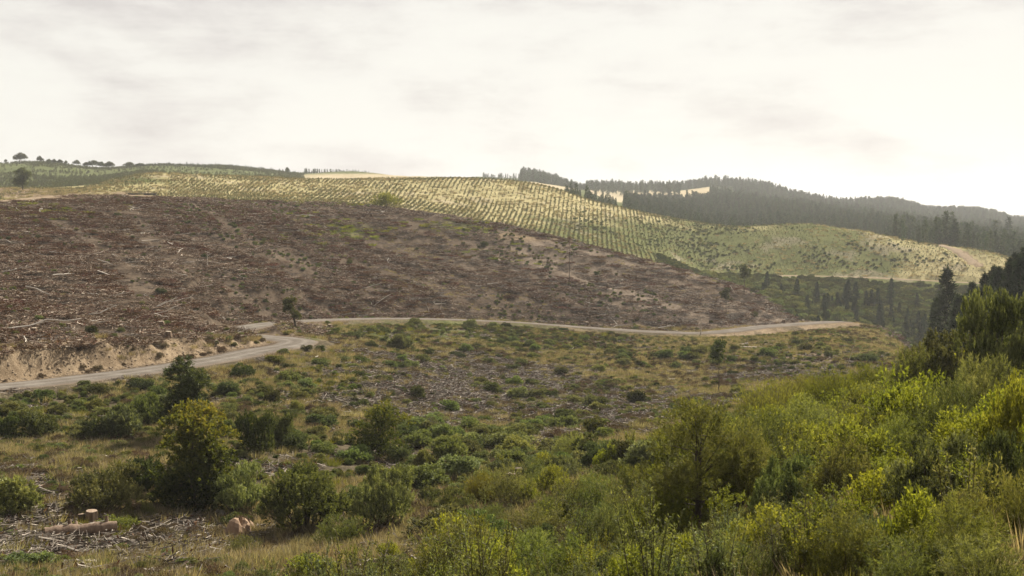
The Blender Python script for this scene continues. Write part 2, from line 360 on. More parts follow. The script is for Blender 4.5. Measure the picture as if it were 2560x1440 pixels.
# ------------------------------------------------------------------ terrain sheets
X, Y = GX, GY
PXg, PYg = project(X, np.maximum(Y, 1), HG)
def blob(cx, cy, rx, ry):     # soft patch around the place that shows at (cx, cy)
    return np.exp(-(((PXg - cx) / rx) ** 2 + ((PYg - cy) / ry) ** 2))
n30 = fbm(X, Y, 30, 4, 21); n12 = fbm(X, Y, 12, 4, 31); n60 = fbm(X, Y, 70, 3, 51)
green = np.zeros_like(HG); grey = np.zeros_like(HG); tan = np.zeros_like(HG)
zv = ZONE < 6.5; zs = (ZONE >= 6.5) & (ZONE < 11); zp = (ZONE >= 11) & (ZONE < 15); zf = ZONE >= 15
green += np.where(zv, np.clip((n12 - 0.47) * 4, 0, 1) * 0.7 + blob(1280, 840, 500, 30) * 0.5 + blob(1700, 1250, 600, 200) * 0.35, 0)
grey += np.where(zv, np.clip(blob(1200, 980, 230, 70) * 1.2 + blob(1480, 1030, 200, 40) + blob(1900, 940, 180, 30) * 0.9 + blob(60, 1190, 140, 60) * .8 + (n12 - .5) * .7, 0, 1), 0)
tan += np.where(zv, np.clip(blob(2050, 870, 250, 40) * 0.8, 0, 1), 0)
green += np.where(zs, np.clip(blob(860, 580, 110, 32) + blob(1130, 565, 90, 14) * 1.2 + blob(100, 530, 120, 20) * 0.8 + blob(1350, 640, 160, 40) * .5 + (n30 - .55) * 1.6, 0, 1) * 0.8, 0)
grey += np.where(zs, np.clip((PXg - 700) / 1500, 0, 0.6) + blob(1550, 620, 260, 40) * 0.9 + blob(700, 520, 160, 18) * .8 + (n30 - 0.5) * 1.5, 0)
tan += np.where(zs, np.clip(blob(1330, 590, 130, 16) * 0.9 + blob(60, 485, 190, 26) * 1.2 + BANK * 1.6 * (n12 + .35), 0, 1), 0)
tan += np.clip(1.25 - np.abs(ROADD - 4.0) / 1.6, 0, 1) * 0.45 * (n12 > .42) * (.4 + .6 * (PXg > 1400)) + np.clip(1.3 - ROADD / 6, 0, 1) * .3
tan += BANK * np.clip((EROD - .41) * 7, 0.0, 1.5) * np.where(ROADD < 7.2, 1, .7)
tan += np.where(TOPD < 7, 0.9, 0) + np.where(FARD < 2.6, 0.7, 0) + np.where(SPURD < 2.6, 0.9, 0)
green += np.where(zp, np.clip(blob(1720, 610, 430, 80) * 1.4 + blob(2050, 650, 300, 40) * 0.8 + blob(300, 450, 160, 14) * .8 + blob(2100, 800, 500, 90) * 1.3 + (n30 - 0.5) * 1.6, 0, 1), 0)
tan += np.where(zp, np.clip(blob(70, 482, 150, 13) * 1.4 + blob(335, 484, 60, 6), 0, 1), 0)
green += np.where((ZONE > 11) & (ZONE < 13.0), 0.7, 0) * (PXg > 1500)
grey += np.where(zp, np.clip((n12 - 0.56) * 4, 0, 0.45), 0)
tan += np.where(zf, np.clip(blob(900, 442, 220, 9) * 1.0 + blob(1330, 465, 160, 12) * 1.1 + ((PXg > 1470) & (PXg < 1790) & (ZONE > 17.05) & (ZONE < 18.6)) * 1.1 + blob(2490, 548, 50, 6), 0, 1), 0)

green += np.where(zf & (PXg > 1580) & (ZONE > 15.2), 1.2, 0) * np.where((PXg < 1790) & (ZONE > 17.05) & (ZONE < 18.6), 0, 1)
def sheet(name, z0, z1, mat, kind='structure'):
    cz = (ZONE[:-1, :-1] + ZONE[1:, 1:]) / 2
    j, i = np.nonzero((cz >= z0) & (cz < z1))
    q = np.stack([j * nR + i, (j + 1) * nR + i, (j + 1) * nR + i + 1, j * nR + i + 1], 1)[:, ::-1]
    used, inv = np.unique(q.ravel(), return_inverse=True)
    co = np.stack([X.ravel()[used], Y.ravel()[used], HG.ravel()[used]], 1)
    me = bpy.data.meshes.new(name); me.vertices.add(len(co)); me.vertices.foreach_set('co', co.ravel())
    me.loops.add(len(inv)); me.loops.foreach_set('vertex_index', inv.astype(np.int32))
    me.polygons.add(len(q)); me.polygons.foreach_set('loop_start', np.arange(0, len(inv), 4, dtype=np.int32))
    me.update(calc_edges=True); me.shade_smooth()
    for an, arr in (('green', green), ('grey', grey), ('tan', tan)):
        a = me.attributes.new(an, 'FLOAT', 'POINT'); a.data.foreach_set('value', np.clip(arr, 0, 1).ravel()[used].astype(np.float32))
    me.materials.append(mat); o = bpy.data.objects.new(name, me); COL.objects.link(o); o['kind'] = kind
    return o
sheet('ground', -1, 6.5, M['valley'])
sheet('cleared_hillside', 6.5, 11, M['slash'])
sheet('plantation_hillside', 11, 15, M['plant'])
sheet('distant_hills', 15, 99, M['far'])

def gravel_mat():
    m, t = new_mat('gravel_road'); uv = t.nodes.new('ShaderNodeUVMap').outputs[0]
    sp = t.nodes.new('ShaderNodeSeparateXYZ'); t.links.new(uv, sp.inputs[0])
    pos = t.nodes.new('ShaderNodeNewGeometry').outputs['Position']
    nf = noise(t, pos, 5, 5, 0.7); nm = noise(t, pos, 0.4, 4, 0.6)
    dist = math_node(t, 'ABSOLUTE', math_node(t, 'SUBTRACT', math_node(t, 'ABSOLUTE', sp.outputs[0]), 0.36))
    track = math_node(t, 'SUBTRACT', 1.0, math_node(t, 'MULTIPLY', dist, 5.0, clamp=True), clamp=True)
    f = math_node(t, 'ADD', math_node(t, 'MULTIPLY', nf, 0.55), math_node(t, 'MULTIPLY', nm, 0.45))
    f = math_node(t, 'ADD', f, math_node(t, 'MULTIPLY_ADD', track, 0.13, -0.02))
    edge = math_node(t, 'SUBTRACT', math_node(t, 'ABSOLUTE', sp.outputs[0]), 0.72, clamp=True)
    c = ramp(t, f, [(0.30, (0.085, 0.072, 0.06)), (0.5, (0.15, 0.133, 0.115)), (0.72, (0.24, 0.218, 0.19))])
    c = mixc(t, math_node(t, 'MULTIPLY', edge, 2.8, clamp=True), c, (0.15, 0.115, 0.085))
    p = t.nodes.new('ShaderNodeBsdfDiffuse'); t.links.new(c, p.inputs[0])
    bp = t.nodes.new('ShaderNodeBump'); bp.inputs['Strength'].default_value = 0.25; bp.inputs['Distance'].default_value = 0.05
    t.links.new(nf, bp.inputs['Height']); t.links.new(bp.outputs[0], p.inputs['Normal'])
    finish(t, p.outputs[0]); return m
def dirt_mat():
    m, t = new_mat('pale_dirt_track'); pos = t.nodes.new('ShaderNodeNewGeometry').outputs['Position']
    c = ramp(t, noise(t, pos, 1.3, 5, 0.7), [(0.3, (0.20, 0.15, 0.105)), (0.7, (0.33, 0.265, 0.19))])
    p = t.nodes.new('ShaderNodeBsdfDiffuse'); t.links.new(c, p.inputs[0]); finish(t, p.outputs[0]); return m
M['gravel'] = gravel_mat(); M['dirt'] = dirt_mat()
def ribbon(name, path, half, mat, lift=0.0):
    tg = np.gradient(path[:, :2], axis=0); tg /= np.linalg.norm(tg, axis=1)[:, None]; nrm = np.stack([tg[:, 1], -tg[:, 0]], 1)
    us = np.linspace(-1, 1, 9); V = []; UV = []
    for k, u in enumerate(us):
        wob = half * (1 + 0.10 * (fbm(path[:, 0] + 5 * np.sign(u), path[:, 1], 6, 2, 77) - .5) * 2 * (abs(u) > .9))
        V.append(np.column_stack([path[:, 0] + nrm[:, 0] * u * wob, path[:, 1] + nrm[:, 1] * u * wob, path[:, 2] + lift + 0.06 * (1 - u * u) - 0.10 * (abs(u) > .95) + .02 * (fbm(path[:, 0], path[:, 1] + 9 * u, 2.5, 2, 5) - .5)]))
        UV.append(np.full(len(path), u))
    V = np.stack(V, 1).reshape(-1, 3); UV = np.stack(UV, 1).ravel(); n = len(path); m_ = len(us)
    me = bpy.data.meshes.new(name)
    faces = [(i*m_+k, (i+1)*m_+k, (i+1)*m_+k+1, i*m_+k+1) for i in range(n-1) for k in range(m_-1)]
    me.from_pydata(V.tolist(), [], faces); me.update()
    uvl = me.uv_layers.new(name='UVMap'); li = np.zeros(len(me.loops), np.int32); me.loops.foreach_get('vertex_index', li)
    uvl.data.foreach_set('uv', np.stack([UV[li], li * 0.0], 1).ravel()); me.shade_smooth()
    me.materials.append(mat); o = bpy.data.objects.new(name, me); COL.objects.link(o); o['kind'] = 'structure'
    return o
ribbon('gravel_road', MAIN, 2.55, M['gravel'])
ribbon('dirt_track', FAR, 2.0, M['dirt']); ribbon('dirt_track', TOP, 1.9, M['dirt']); ribbon('dirt_track', SPUR, 1.8, M['dirt'])

# ------------------------------------------------------------------ mesh buffers for plants
class Buf:
    def __init__(s): s.v = []; s.f = []; s.t = []; s.m = []; s.n = 0
    def quads(s, V, tint, mi=0):      # V (k,4,3)
        k = len(V)
        if not k: return
        s.v.append(V.reshape(-1, 3)); s.f.append(s.n + np.arange(k * 4).reshape(k, 4)); s.t.append(np.repeat(np.broadcast_to(tint, (k,)), 4)); s.m.append(np.full(k, mi)); s.n += 4 * k
    def tube(s, P, R, tint, mi=0, sides=4, caps=False):
        P = np.asarray(P, float); R = np.broadcast_to(np.asarray(R, float), (len(P),)); n = len(P)
        T = np.gradient(P, axis=0); T /= np.linalg.norm(T, axis=1)[:, None] + 1e-9
        ref = np.array([0.3, 0.9, 0.2]) if abs(T[0][2]) > 0.8 else np.array([0, 0, 1.0])
        A = np.cross(T, ref); A /= np.linalg.norm(A, axis=1)[:, None] + 1e-9; B = np.cross(T, A)
        th = np.arange(sides) * 2 * math.pi / sides
        ring = P[:, None] + R[:, None, None] * (np.cos(th)[None, :, None] * A[:, None] + np.sin(th)[None, :, None] * B[:, None])
        V = ring.reshape(-1, 3); i = np.arange(n - 1)[:, None] * sides; k = np.arange(sides)[None, :]; k2 = (k + 1) % sides
        f = np.stack([i + k, i + k2, i + sides + k2, i + sides + k], -1).reshape(-1, 4)
        s.v.append(V); s.f.append(s.n + f); s.t.append(np.full(len(V), tint)); s.m.append(np.full(len(f), mi)); s.n += len(V)
        if caps and sides == 4:
            s.f.append(s.n - len(V) + np.array([[3, 2, 1, 0], [len(V)-4, len(V)-3, len(V)-2, len(V)-1]])); s.m.append(np.full(2, mi))
    def twigs(s, A, B, r0, r1, tint, mi=0):    # straight three-sided twigs
        A = np.asarray(A); B = np.asarray(B); T = B - A; T = T / (np.linalg.norm(T, axis=1)[:, None] + 1e-9)
        ref = np.where(np.abs(T[:, 2:3]) > 0.8, np.array([[1.0, 0, 0]]), np.array([[0, 0, 1.0]]))
        U = np.cross(T, ref); U /= np.linalg.norm(U, axis=1)[:, None] + 1e-9; W_ = np.cross(T, U)
        r0 = np.broadcast_to(r0, (len(A),))[:, None]; r1 = np.broadcast_to(r1, (len(A),))[:, None]
        pts = []
        for k in range(3):
            c, q = math.cos(k * 2.094), math.sin(k * 2.094); off = c * U + q * W_
            pts.append((A + off * r0, B + off * r1))
        tt = np.broadcast_to(tint, (len(A),))
        for k in range(3):
            a0, b0 = pts[k]; a1, b1 = pts[(k + 1) % 3]
            s.quads(np.stack([a0, a1, b1, b0], 1), tt, mi)
    def mesh(s, name, mats):
        me = bpy.data.meshes.new(name)
        v = np.concatenate(s.v); f = np.concatenate(s.f).astype(np.int32)
        me.vertices.add(len(v)); me.vertices.foreach_set('co', v.ravel())
        me.loops.add(f.size); me.loops.foreach_set('vertex_index', f.ravel())
        me.polygons.add(len(f)); me.polygons.foreach_set('loop_start', np.arange(0, f.size, 4, dtype=np.int32))
        me.polygons.foreach_set('material_index', np.concatenate(s.m).astype(np.int32))
        me.update(calc_edges=True)
        a = me.attributes.new('tint', 'FLOAT', 'POINT'); a.data.foreach_set('value', np.concatenate(s.t).astype(np.float32))
        for m in mats: me.materials.append(m)
        return me
def unit(v): return v / (np.linalg.norm(v, axis=-1, keepdims=True) + 1e-9)
def rand_dirs(n): return unit(rng.normal(size=(n, 3)))
def leaves(buf, base, dirs, L, Wd, tint, mi=0, fold=0.25):
    """pointed leaf blades from base along dirs"""
    n = len(base); L = np.broadcast_to(L, (n,))[:, None]; Wd = np.broadcast_to(Wd, (n,))[:, None]
    side = unit(np.cross(dirs, rand_dirs(n))); nr = np.cross(side, dirs)
    mid = base + dirs * L * 0.45
    V = np.stack([base, mid + side * Wd * 0.5 + nr * Wd * fold, base + dirs * L, mid - side * Wd * 0.5 + nr * Wd * fold], 1)
    buf.quads(V, tint, mi)
def shoots(buf, base, axis, n_leaf, length, L, Wd, tint0, spread=0.8, mi=0, droop=0.0):
    """sprays of leaves set round short shoots; tint0 per shoot"""
    n = len(base)
    t = rng.random((n, n_leaf)) ** 0.8
    b = base[:, None] + axis[:, None] * (t * length)[..., None]
    dd = unit(axis[:, None] * 0.9 + rng.normal(size=(n, n_leaf, 3)) * spread + np.array([0, 0, -droop]))
    tint = np.clip(tint0[:, None] + rng.normal(size=(n, n_leaf)) * 0.12 + (t - 0.5) * 0.18, 0, 1)
    ll = L * (0.6 + 0.8 * rng.random(n * n_leaf))
    leaves(buf, b.reshape(-1, 3), dd.reshape(-1, 3), ll, Wd * ll / L, tint.ravel(), mi)
def lobes_dome(n, R, H, base=0.25, rl=(0.28, 0.45)):
    c = []
    for k in range(n // 2):      # a skirt of low lobes so that the plant sits on the ground
        a = (k + rng.random()) / (n // 2) * 6.283; q = rng.uniform(.5, .72)
        c.append((math.cos(a) * q * R, math.sin(a) * q * R, H * rng.uniform(.12, .30), R * rng.uniform(*rl)))
    for k in range(n):
        a = rng.random() * 2 * math.pi; q = math.sqrt(rng.random()) * 0.75; u = rng.random()
        z = H * (base + (0.80 - base) * u * math.sqrt(max(0, 1 - q * q * 0.8)))
        c.append((math.cos(a) * q * R, math.sin(a) * q * R, z, R * rng.uniform(*rl)))
    return np.array(c)
def lobe_shoots(lobes, n, flat=0.85):
    k = rng.choice(len(lobes), n, p=lobes[:, 3] ** 2 / np.sum(lobes[:, 3] ** 2))
    dr = rand_dirs(n); dr[:, 2] = np.where(dr[:, 2] < -0.35, -dr[:, 2], dr[:, 2])
    rad = lobes[k, 3] * (0.55 + 0.45 * rng.random(n) ** 0.5)
    p = lobes[k, :3] + dr * rad[:, None] * np.array([1, 1, flat])
    lt = (rng.random(len(lobes)) - 0.5) * 0.3
    return p, dr, lt[k]

M['wood'] = wood_mat('shrub_wood', [(0.03,0.022,0.016), (0.09,0.07,0.05), (0.17,0.14,0.11)])
L_ = {}
L_['sage'] = leaf_mat('grey_green_leaf', [(0.04,0.05,0.02), (0.10,0.12,0.05), (0.20,0.225,0.09), (0.34,0.36,0.16)], 0.28, vary=.36)
L_['deep'] = leaf_mat('deep_green_leaf', [(0.022,0.032,0.012), (0.068,0.080,0.028), (0.16,0.168,0.058)], 0.28, vary=.34)
L_['lime'] = leaf_mat('lime_green_leaf', [(0.055,0.065,0.014), (0.13,0.145,0.024), (0.22,0.24,0.036), (0.35,0.355,0.07)], 0.45, vary=0.12)
L_['olive'] = leaf_mat('olive_feather_leaf', [(0.04,0.048,0.016), (0.095,0.108,0.034), (0.17,0.185,0.062), (0.28,0.28,0.11)], 0.42)
L_['broom'] = leaf_mat('broom_stem_leaf', [(0.07,0.075,0.018), (0.14,0.14,0.03), (0.22,0.21,0.05)], 0.42)
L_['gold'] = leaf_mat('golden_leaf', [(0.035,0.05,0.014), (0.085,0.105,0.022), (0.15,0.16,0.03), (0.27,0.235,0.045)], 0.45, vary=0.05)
L_['pine'] = leaf_mat('pine_needles', [(0.012,0.022,0.010), (0.026,0.042,0.018), (0.055,0.072,0.028)], 0.2)
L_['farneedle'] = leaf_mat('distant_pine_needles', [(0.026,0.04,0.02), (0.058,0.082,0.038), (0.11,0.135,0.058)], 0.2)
L_['young'] = leaf_mat('young_pine_needles', [(0.05,0.06,0.026), (0.10,0.112,0.045), (0.17,0.17,0.075)], 0.3)
L_['dry'] = leaf_mat('dry_grass_blade', [(0.075,0.060,0.042), (0.165,0.135,0.092), (0.28,0.235,0.165), (0.42,0.36,0.26)], 0.4, gloss=0.02)
L_['fern'] = leaf_mat('bright_fern', [(0.08,0.10,0.02), (0.16,0.18,0.03), (0.27,0.27,0.06)], 0.4)
L_['rust'] = leaf_mat('dead_needle_litter', [(0.05,0.024,0.014), (0.135,0.066,0.037), (0.24,0.13,0.078)], 0.1)
M['slashwood'] = wood_mat('slash_wood', [(0.055,0.034,0.021), (0.16,0.108,0.07), (0.31,0.225,0.155), (0.52,0.43,0.33), (0.70,0.61,0.49)], 3.0)
M['paleslash'] = wood_mat('pale_slash_wood', [(0.055,0.043,0.035), (0.16,0.135,0.11), (0.29,0.25,0.205), (0.55,0.48,0.41)], 3.0)

PROTO = {}
M['clay'] = wood_mat('clay_clod', [(0.10,0.072,0.048), (0.22,0.165,0.11), (0.36,0.285,0.20)], 3)
def plant_proto(key, var, leafbuf, stembuf, leafmat, stemmat=None):
    stemmat = stemmat or M['wood']
    a = leafbuf.mesh(f'{key}_foliage', [leafmat]); b = stembuf.mesh(f'{key}_stems', [stemmat]) if stembuf and stembuf.v else None
    # one joined mesh for the copies too small to show parts
    j = Buf(); j.v = leafbuf.v + (stembuf.v if b else []); j.t = leafbuf.t + (stembuf.t if b else [])
    j.f = list(leafbuf.f) + ([f + leafbuf.n for f in stembuf.f] if b else []); j.m = list(leafbuf.m) + ([m + 1 for m in stembuf.m] if b else [])
    jm = j.mesh(f'{key}_plant', [leafmat, stemmat])
    PROTO.setdefault(key, []).append((a, b, jm))
def stems_to(buf, targets, r0, wob=0.08, origin=None):
    for p in targets:
        o = np.array([rng.normal() * 0.06, rng.normal() * 0.06, -0.15]) if origin is None else np.array(origin, float)
        t = np.linspace(0, 1, 5)[:, None]; ln = np.linalg.norm(p - o)
        bend = np.array([p[0] - o[0], p[1] - o[1], 0]) * -0.25
        P = o + (p - o) * t + bend * (t * (1 - t)) * 1.0 + rng.normal(size=(5, 3)) * wob * ln * 0.3 * (t * (1 - t)) * 2
        buf.tube(P, np.linspace(r0, r0 * 0.3, 5), 0.3 + rng.random() * 0.4, 0, 4)
def make_shrub(key, mat, R, H, nl, ns, nleaf, L, Wd, slen, spread=0.8, base=0.22, up=0.5, tmid=0.5, rl=(0.28, 0.42), stem_r=0.03, flat=0.85):
    lb, sb = Buf(), Buf(); lob = lobes_dome(nl, R, H, base, rl)
    p, dr, lt = lobe_shoots(lob, ns, flat); p[:, 2] = np.maximum(p[:, 2], 0.02)
    ax = unit(dr * 0.8 + np.array([0, 0, up]) + rng.normal(size=(ns, 3)) * 0.25)
    shoots(lb, p, ax, nleaf, slen, L, Wd, np.clip(tmid + lt + rng.normal(size=ns) * 0.12, 0, 1), spread)
    stems_to(sb, lob[:, :3], stem_r)
    plant_proto(key, 0, lb, sb, mat)
for v in range(4):
    make_shrub('sage', L_['sage'], 1.0, rng.uniform(1.0, 1.3), 12, 640, 16, 0.12, 0.036, 0.20, 0.6, up=0.7)
for v in range(3):
    make_shrub('deep', L_['deep'], 1.0, rng.uniform(1.0, 1.35), 12, 560, 15, 0.10, 0.04, 0.18, 0.9, up=0.3)
for v in range(4):      # broad bright leaves on upright shoots, for the near slope
    make_shrub('lime', L_['lime'], 0.72, rng.uniform(1.0, 1.5), 13, 330, 17, 0.070, 0.028, 0.34, 0.6, base=0.1, up=1.9, rl=(0.2, 0.36), stem_r=0.014)
for v in range(4):      # feathery olive foliage, near slope
    make_shrub('olive', L_['olive'], 1.1, rng.uniform(1.3, 1.8), 14, 620, 20, 0.085, 0.014, 0.30, 0.65, base=0.15, up=0.6, rl=(0.22, 0.36), stem_r=0.022)
L_['brown'] = leaf_mat('dead_bracken', [(0.05,0.034,0.024), (0.11,0.078,0.055), (0.19,0.145,0.105)], .25)
for v in range(3):
    make_shrub('brown', L_['brown'], 1.0, rng.uniform(.7, 1.0), 12, 300, 12, 0.13, 0.03, 0.25, 1.0, up=0.5)
for v in range(3):      # finer leaved grey-green bushes for the near slope
    make_shrub('finesage', L_['sage'], 1.0, rng.uniform(1.1, 1.5), 16, 1100, 24, 0.058, 0.019, 0.17, 0.6, up=0.9, rl=(.2, .34))
def make_broom(R, H):
    lb, sb = Buf(), Buf(); n = 260
    a = rng.random(n) * 2 * math.pi; q = np.sqrt(rng.random(n)) * R * 0.55
    b = np.stack([np.cos(a) * q, np.sin(a) * q, np.full(n, 0.0)], 1)
    hh = H * (0.45 + 0.55 * rng.random(n)) * (1 - 0.35 * (q / R / .55) ** 2)
    tip = b + np.stack([np.cos(a) * q * 0.85, np.sin(a) * q * 0.85, hh], 1) + rng.normal(size=(n, 3)) * 0.06 * H
    sb.twigs(b, tip, 0.008, 0.003, 0.4 + rng.random(n) * 0.4)
    k = 46; t = 0.25 + 0.78 * rng.random((n, k)) ** 0.7
    P = (b[:, None] + (tip - b)[:, None] * t[..., None]).reshape(-1, 3) + rng.normal(size=(n * k, 3)) * 0.045 * H
    dd = unit(np.repeat(unit(tip - b), k, 0) + rng.normal(size=(n * k, 3)) * 0.35)
    leaves(lb, P, dd, 0.14 * (.6 + .8 * rng.random(n * k)), 0.016, np.clip(0.45 + rng.normal(size=n * k) * 0.18 + (t.ravel() - .6) * .5, 0, 1))
    plant_proto('broom', 0, lb, sb, L_['broom'])
for v in range(3): make_broom(1.0, rng.uniform(1.5, 1.9))
def make_tree(key, mat, H, R, trunk_h, nl, ns, nleaf, L, Wd, slen, lean=0.0, column=1.0, tr=0.09, rl=(0.22, 0.34), tintf=None, spread=0.8, droop=0.0, ntrunk=1, skirt=0):
    lb, sb = Buf(), Buf(); lob = []
    for k in range(nl):
        u = (k + rng.random()) / nl; z = trunk_h + (H - trunk_h) * (0.08 + 0.84 * u)
        w = math.sin(math.pi * min(1, (0.22 + 0.74 * u)) ** column) * 0.9 + 0.12
        a = rng.random() * 6.283; q = R * w * math.sqrt(rng.random()) * 0.8
        lob.append((math.cos(a) * q + lean * z, math.sin(a) * q, z, R * rng.uniform(*rl) * (0.7 + 0.5 * w)))
    if skirt:
        for k in range(skirt):
            a = k / skirt * 6.283 + rng.random(); q = R * rng.uniform(.45, .75); lob.append((math.cos(a) * q, math.sin(a) * q, H * rng.uniform(.06, .32), R * rng.uniform(*rl) * 1.15))
    lob = np.array(lob)
    p, dr, lt = lobe_shoots(lob, ns, 0.8)
    ax = unit(dr + np.array([0, 0, 0.35 - droop]) + rng.normal(size=(ns, 3)) * 0.3)
    t0 = 0.5 + lt + rng.normal(size=ns) * 0.1
    if tintf is not None: t0 = t0 + tintf(p)
    shoots(lb, p, ax, nleaf, slen, L, Wd, np.clip(t0, 0, 1), spread, droop=droop)
    for w in range(ntrunk):
        tx = (w - (ntrunk - 1) / 2) * 0.5
        t = np.linspace(0, 1, 7); P = np.stack([lean * H * 0.85 * t + tx * t + rng.normal(size=7) * 0.05 * t, rng.normal(size=7) * 0.05 * t, -0.3 + (H * 0.88 + 0.3) * t], 1)
        sb.tube(P, np.interp(t, [0, .1, 1], [tr * 1.3, tr, tr * 0.15]), 0.5, 0, 7)
    for q in lob[:: 1]:
        zz = max(trunk_h * 0.7, q[2] - 0.35 * H * rng.random()); o = (lean * zz, 0, zz)
        stems_to(sb, [q[:3]], tr * 0.35, origin=o)
    plant_proto(key, 0, lb, sb, mat)
for v in range(2):
    make_tree('gum', L_['deep'], 5.4, 1.5, 0.5, 26, 900, 16, 0.17, 0.045, 0.28, tr=0.08, droop=0.35, spread=0.8)
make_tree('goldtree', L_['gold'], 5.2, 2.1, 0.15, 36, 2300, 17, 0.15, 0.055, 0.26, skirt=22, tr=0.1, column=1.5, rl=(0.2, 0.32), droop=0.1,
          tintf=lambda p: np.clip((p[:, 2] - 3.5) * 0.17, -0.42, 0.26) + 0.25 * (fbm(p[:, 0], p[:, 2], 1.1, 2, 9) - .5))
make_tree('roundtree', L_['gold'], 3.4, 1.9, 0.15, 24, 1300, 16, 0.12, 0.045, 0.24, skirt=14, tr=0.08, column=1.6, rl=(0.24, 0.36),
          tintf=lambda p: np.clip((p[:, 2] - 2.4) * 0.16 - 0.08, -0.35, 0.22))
make_tree('wattle', L_['olive'], 4.6, 2.2, 0.7, 34, 1500, 20, 0.12, 0.022, 0.32, tr=0.07, rl=(0.18, 0.28), ntrunk=2, spread=0.6)
make_tree('sapling', L_['deep'], 5.0, 0.75, 2.6, 9, 150, 12, 0.22, 0.06, 0.25, tr=0.05, rl=(0.3, 0.5))
make_tree('leaner', L_['deep'], 4.2, 1.15, 1.0, 12, 420, 14, 0.20, 0.06, 0.3, lean=-0.28, tr=0.1, rl=(0.3, 0.45), ntrunk=2)
for v in range(2):
    make_tree('skytree', L_['deep'], 7.0, 3.4, 2.6, 12, 300, 9, 0.6, 0.25, 0.7, tr=0.22, column=0.6, rl=(0.25, 0.38))
def make_conifer(key, mat, H, R, layers, per, nl, LL, WW, cb=0.12, tr=0.12):
    lb, sb = Buf(), Buf()
    sb.tube([(0, 0, -0.5), (0, 0, H * 0.5), (0, 0, H * 0.97)], [tr, tr * 0.7, 0.02], 0.4, 0, 5)
    base, tip = [], []
    for k in range(layers):
        u = k / (layers - 1); z = H * (cb + (0.96 - cb) * u); rr = R * (1 - u) ** 0.75 + 0.08 * R
        for b in range(per):
            a = rng.random() * 6.283; l = rr * rng.uniform(0.65, 1.1)
            base.append((0, 0, z)); tip.append((math.cos(a) * l, math.sin(a) * l, z + l * rng.uniform(-0.1, 0.35)))
    base = np.array(base, float); tip = np.array(tip)
    sb.twigs(base, tip, tr * 0.18, 0.01, 0.4)
    n = len(base); t = 0.2 + 0.85 * rng.random((n, nl)) ** 0.8
    P = (base[:, None] + (tip - base)[:, None] * t[..., None]).reshape(-1, 3) + rng.normal(size=(n * nl, 3)) * LL * 0.25
    dd = unit(np.repeat(unit(tip - base), nl, 0) * 0.7 + rng.normal(size=(n * nl, 3)) * 0.5 + np.array([0, 0, 0.15]))
    leaves(lb, P, dd, LL * (.6 + .7 * rng.random(n * nl)), WW, np.clip(0.45 + rng.normal(size=n * nl) * 0.2, 0, 1))
    leaves(lb, np.array([[0, 0, H * 0.93]] * 3), unit(np.array([[0, 0, 1.0], [.2, 0, 1], [0, .2, 1]])), H * 0.1, WW, 0.7)
    plant_proto(key, 0, lb, sb, mat)
for v in range(3): make_conifer('pine', L_['pine'], 12.0, 2.3, 26, 7, 16, 0.62, 0.13)
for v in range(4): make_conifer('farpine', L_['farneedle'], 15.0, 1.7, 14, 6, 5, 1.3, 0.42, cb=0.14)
for v in range(3): make_conifer('seedling', L_['young'], 1.5, 0.62, 7, 6, 5, 0.28, 0.07, tr=0.03)
def make_sprig(key, mat, H, n=11, k=60, L=.058, Wd=.021):
    lb, sb = Buf(), Buf()
    for i in range(n):
        a = rng.random() * 6.283; q = rng.random() * .28; h = H * rng.uniform(.55, 1.1); le = rng.uniform(.1, .5)
        t = np.linspace(0, 1, 5); P = np.stack([math.cos(a) * (q + le * h * .5 * t ** 1.5), math.sin(a) * (q + le * h * .5 * t ** 1.5), -.05 + h * t], 1); sb.tube(P, .011 * (1 - .7 * t), .4, 0, 3)
        for w in range(3):
            i0 = rng.integers(1, 4); d_ = unit(np.array([rng.normal(), rng.normal(), 1.3])) * h * rng.uniform(.2, .35); Q = np.stack([P[i0], P[i0] + d_]); sb.tube(Q, [.006, .002], .4, 0, 3)
            tt = rng.random(k // 2); b_ = Q[0] + (Q[1] - Q[0]) * tt[:, None]; leaves(lb, b_, unit(d_ / h * 2 + rng.normal(size=(k // 2, 3)) * .7), L * (.6 + .7 * rng.random(k // 2)), Wd, np.clip(.5 + rng.normal(size=k // 2) * .2, 0, 1))
        tt = .3 + .7 * rng.random(k); b_ = np.stack([np.interp(tt, t, P[:, c]) for c in range(3)], 1)
        leaves(lb, b_, unit(rng.normal(size=(k, 3)) * .7 + np.array([0, 0, .8])), L * (.6 + .7 * rng.random(k)), Wd, np.clip(.45 + (tt - .6) * .5 + rng.normal(size=k) * .15, 0, 1))
    plant_proto(key, 0, lb, sb, mat)
for v in range(4): make_sprig('limesprig', L_['lime'], rng.uniform(.9, 1.3))
for v in range(4): make_sprig('olivesprig', L_['olive'], rng.uniform(1.0, 1.5), L=.065, Wd=.016)
for v in range(3): make_sprig('sagesprig', L_['sage'], rng.uniform(.9, 1.2), L=.06, Wd=.015)
def make_grass(key, mat, n, H, R, Wd, lean=0.45, tm=0.55):
    lb = Buf(); a = rng.random(n) * 6.283; q = np.sqrt(rng.random(n)) * R
    b = np.stack([np.cos(a) * q, np.sin(a) * q, np.full(n, -0.04)], 1)
    dd = unit(np.stack([np.cos(a) * lean * (0.4 + q / R), np.sin(a) * lean * (0.4 + q / R), np.ones(n)], 1) + rng.normal(size=(n, 3)) * 0.18)
    leaves(lb, b, dd, H * (0.5 + 0.6 * rng.random(n)), Wd, np.clip(tm + rng.normal(size=n) * 0.2, 0, 1))
    plant_proto(key, 0, lb, None, mat)
for v in range(4): make_grass('tuft', L_['dry'], 130, 0.62, 0.42, 0.022)
for v in range(2): make_grass('gtuft', L_['broom'], 120, 0.5, 0.4, 0.022)
for v in range(3): make_grass('fern', L_['fern'], 110, 0.6, 0.55, 0.06, 1.0)
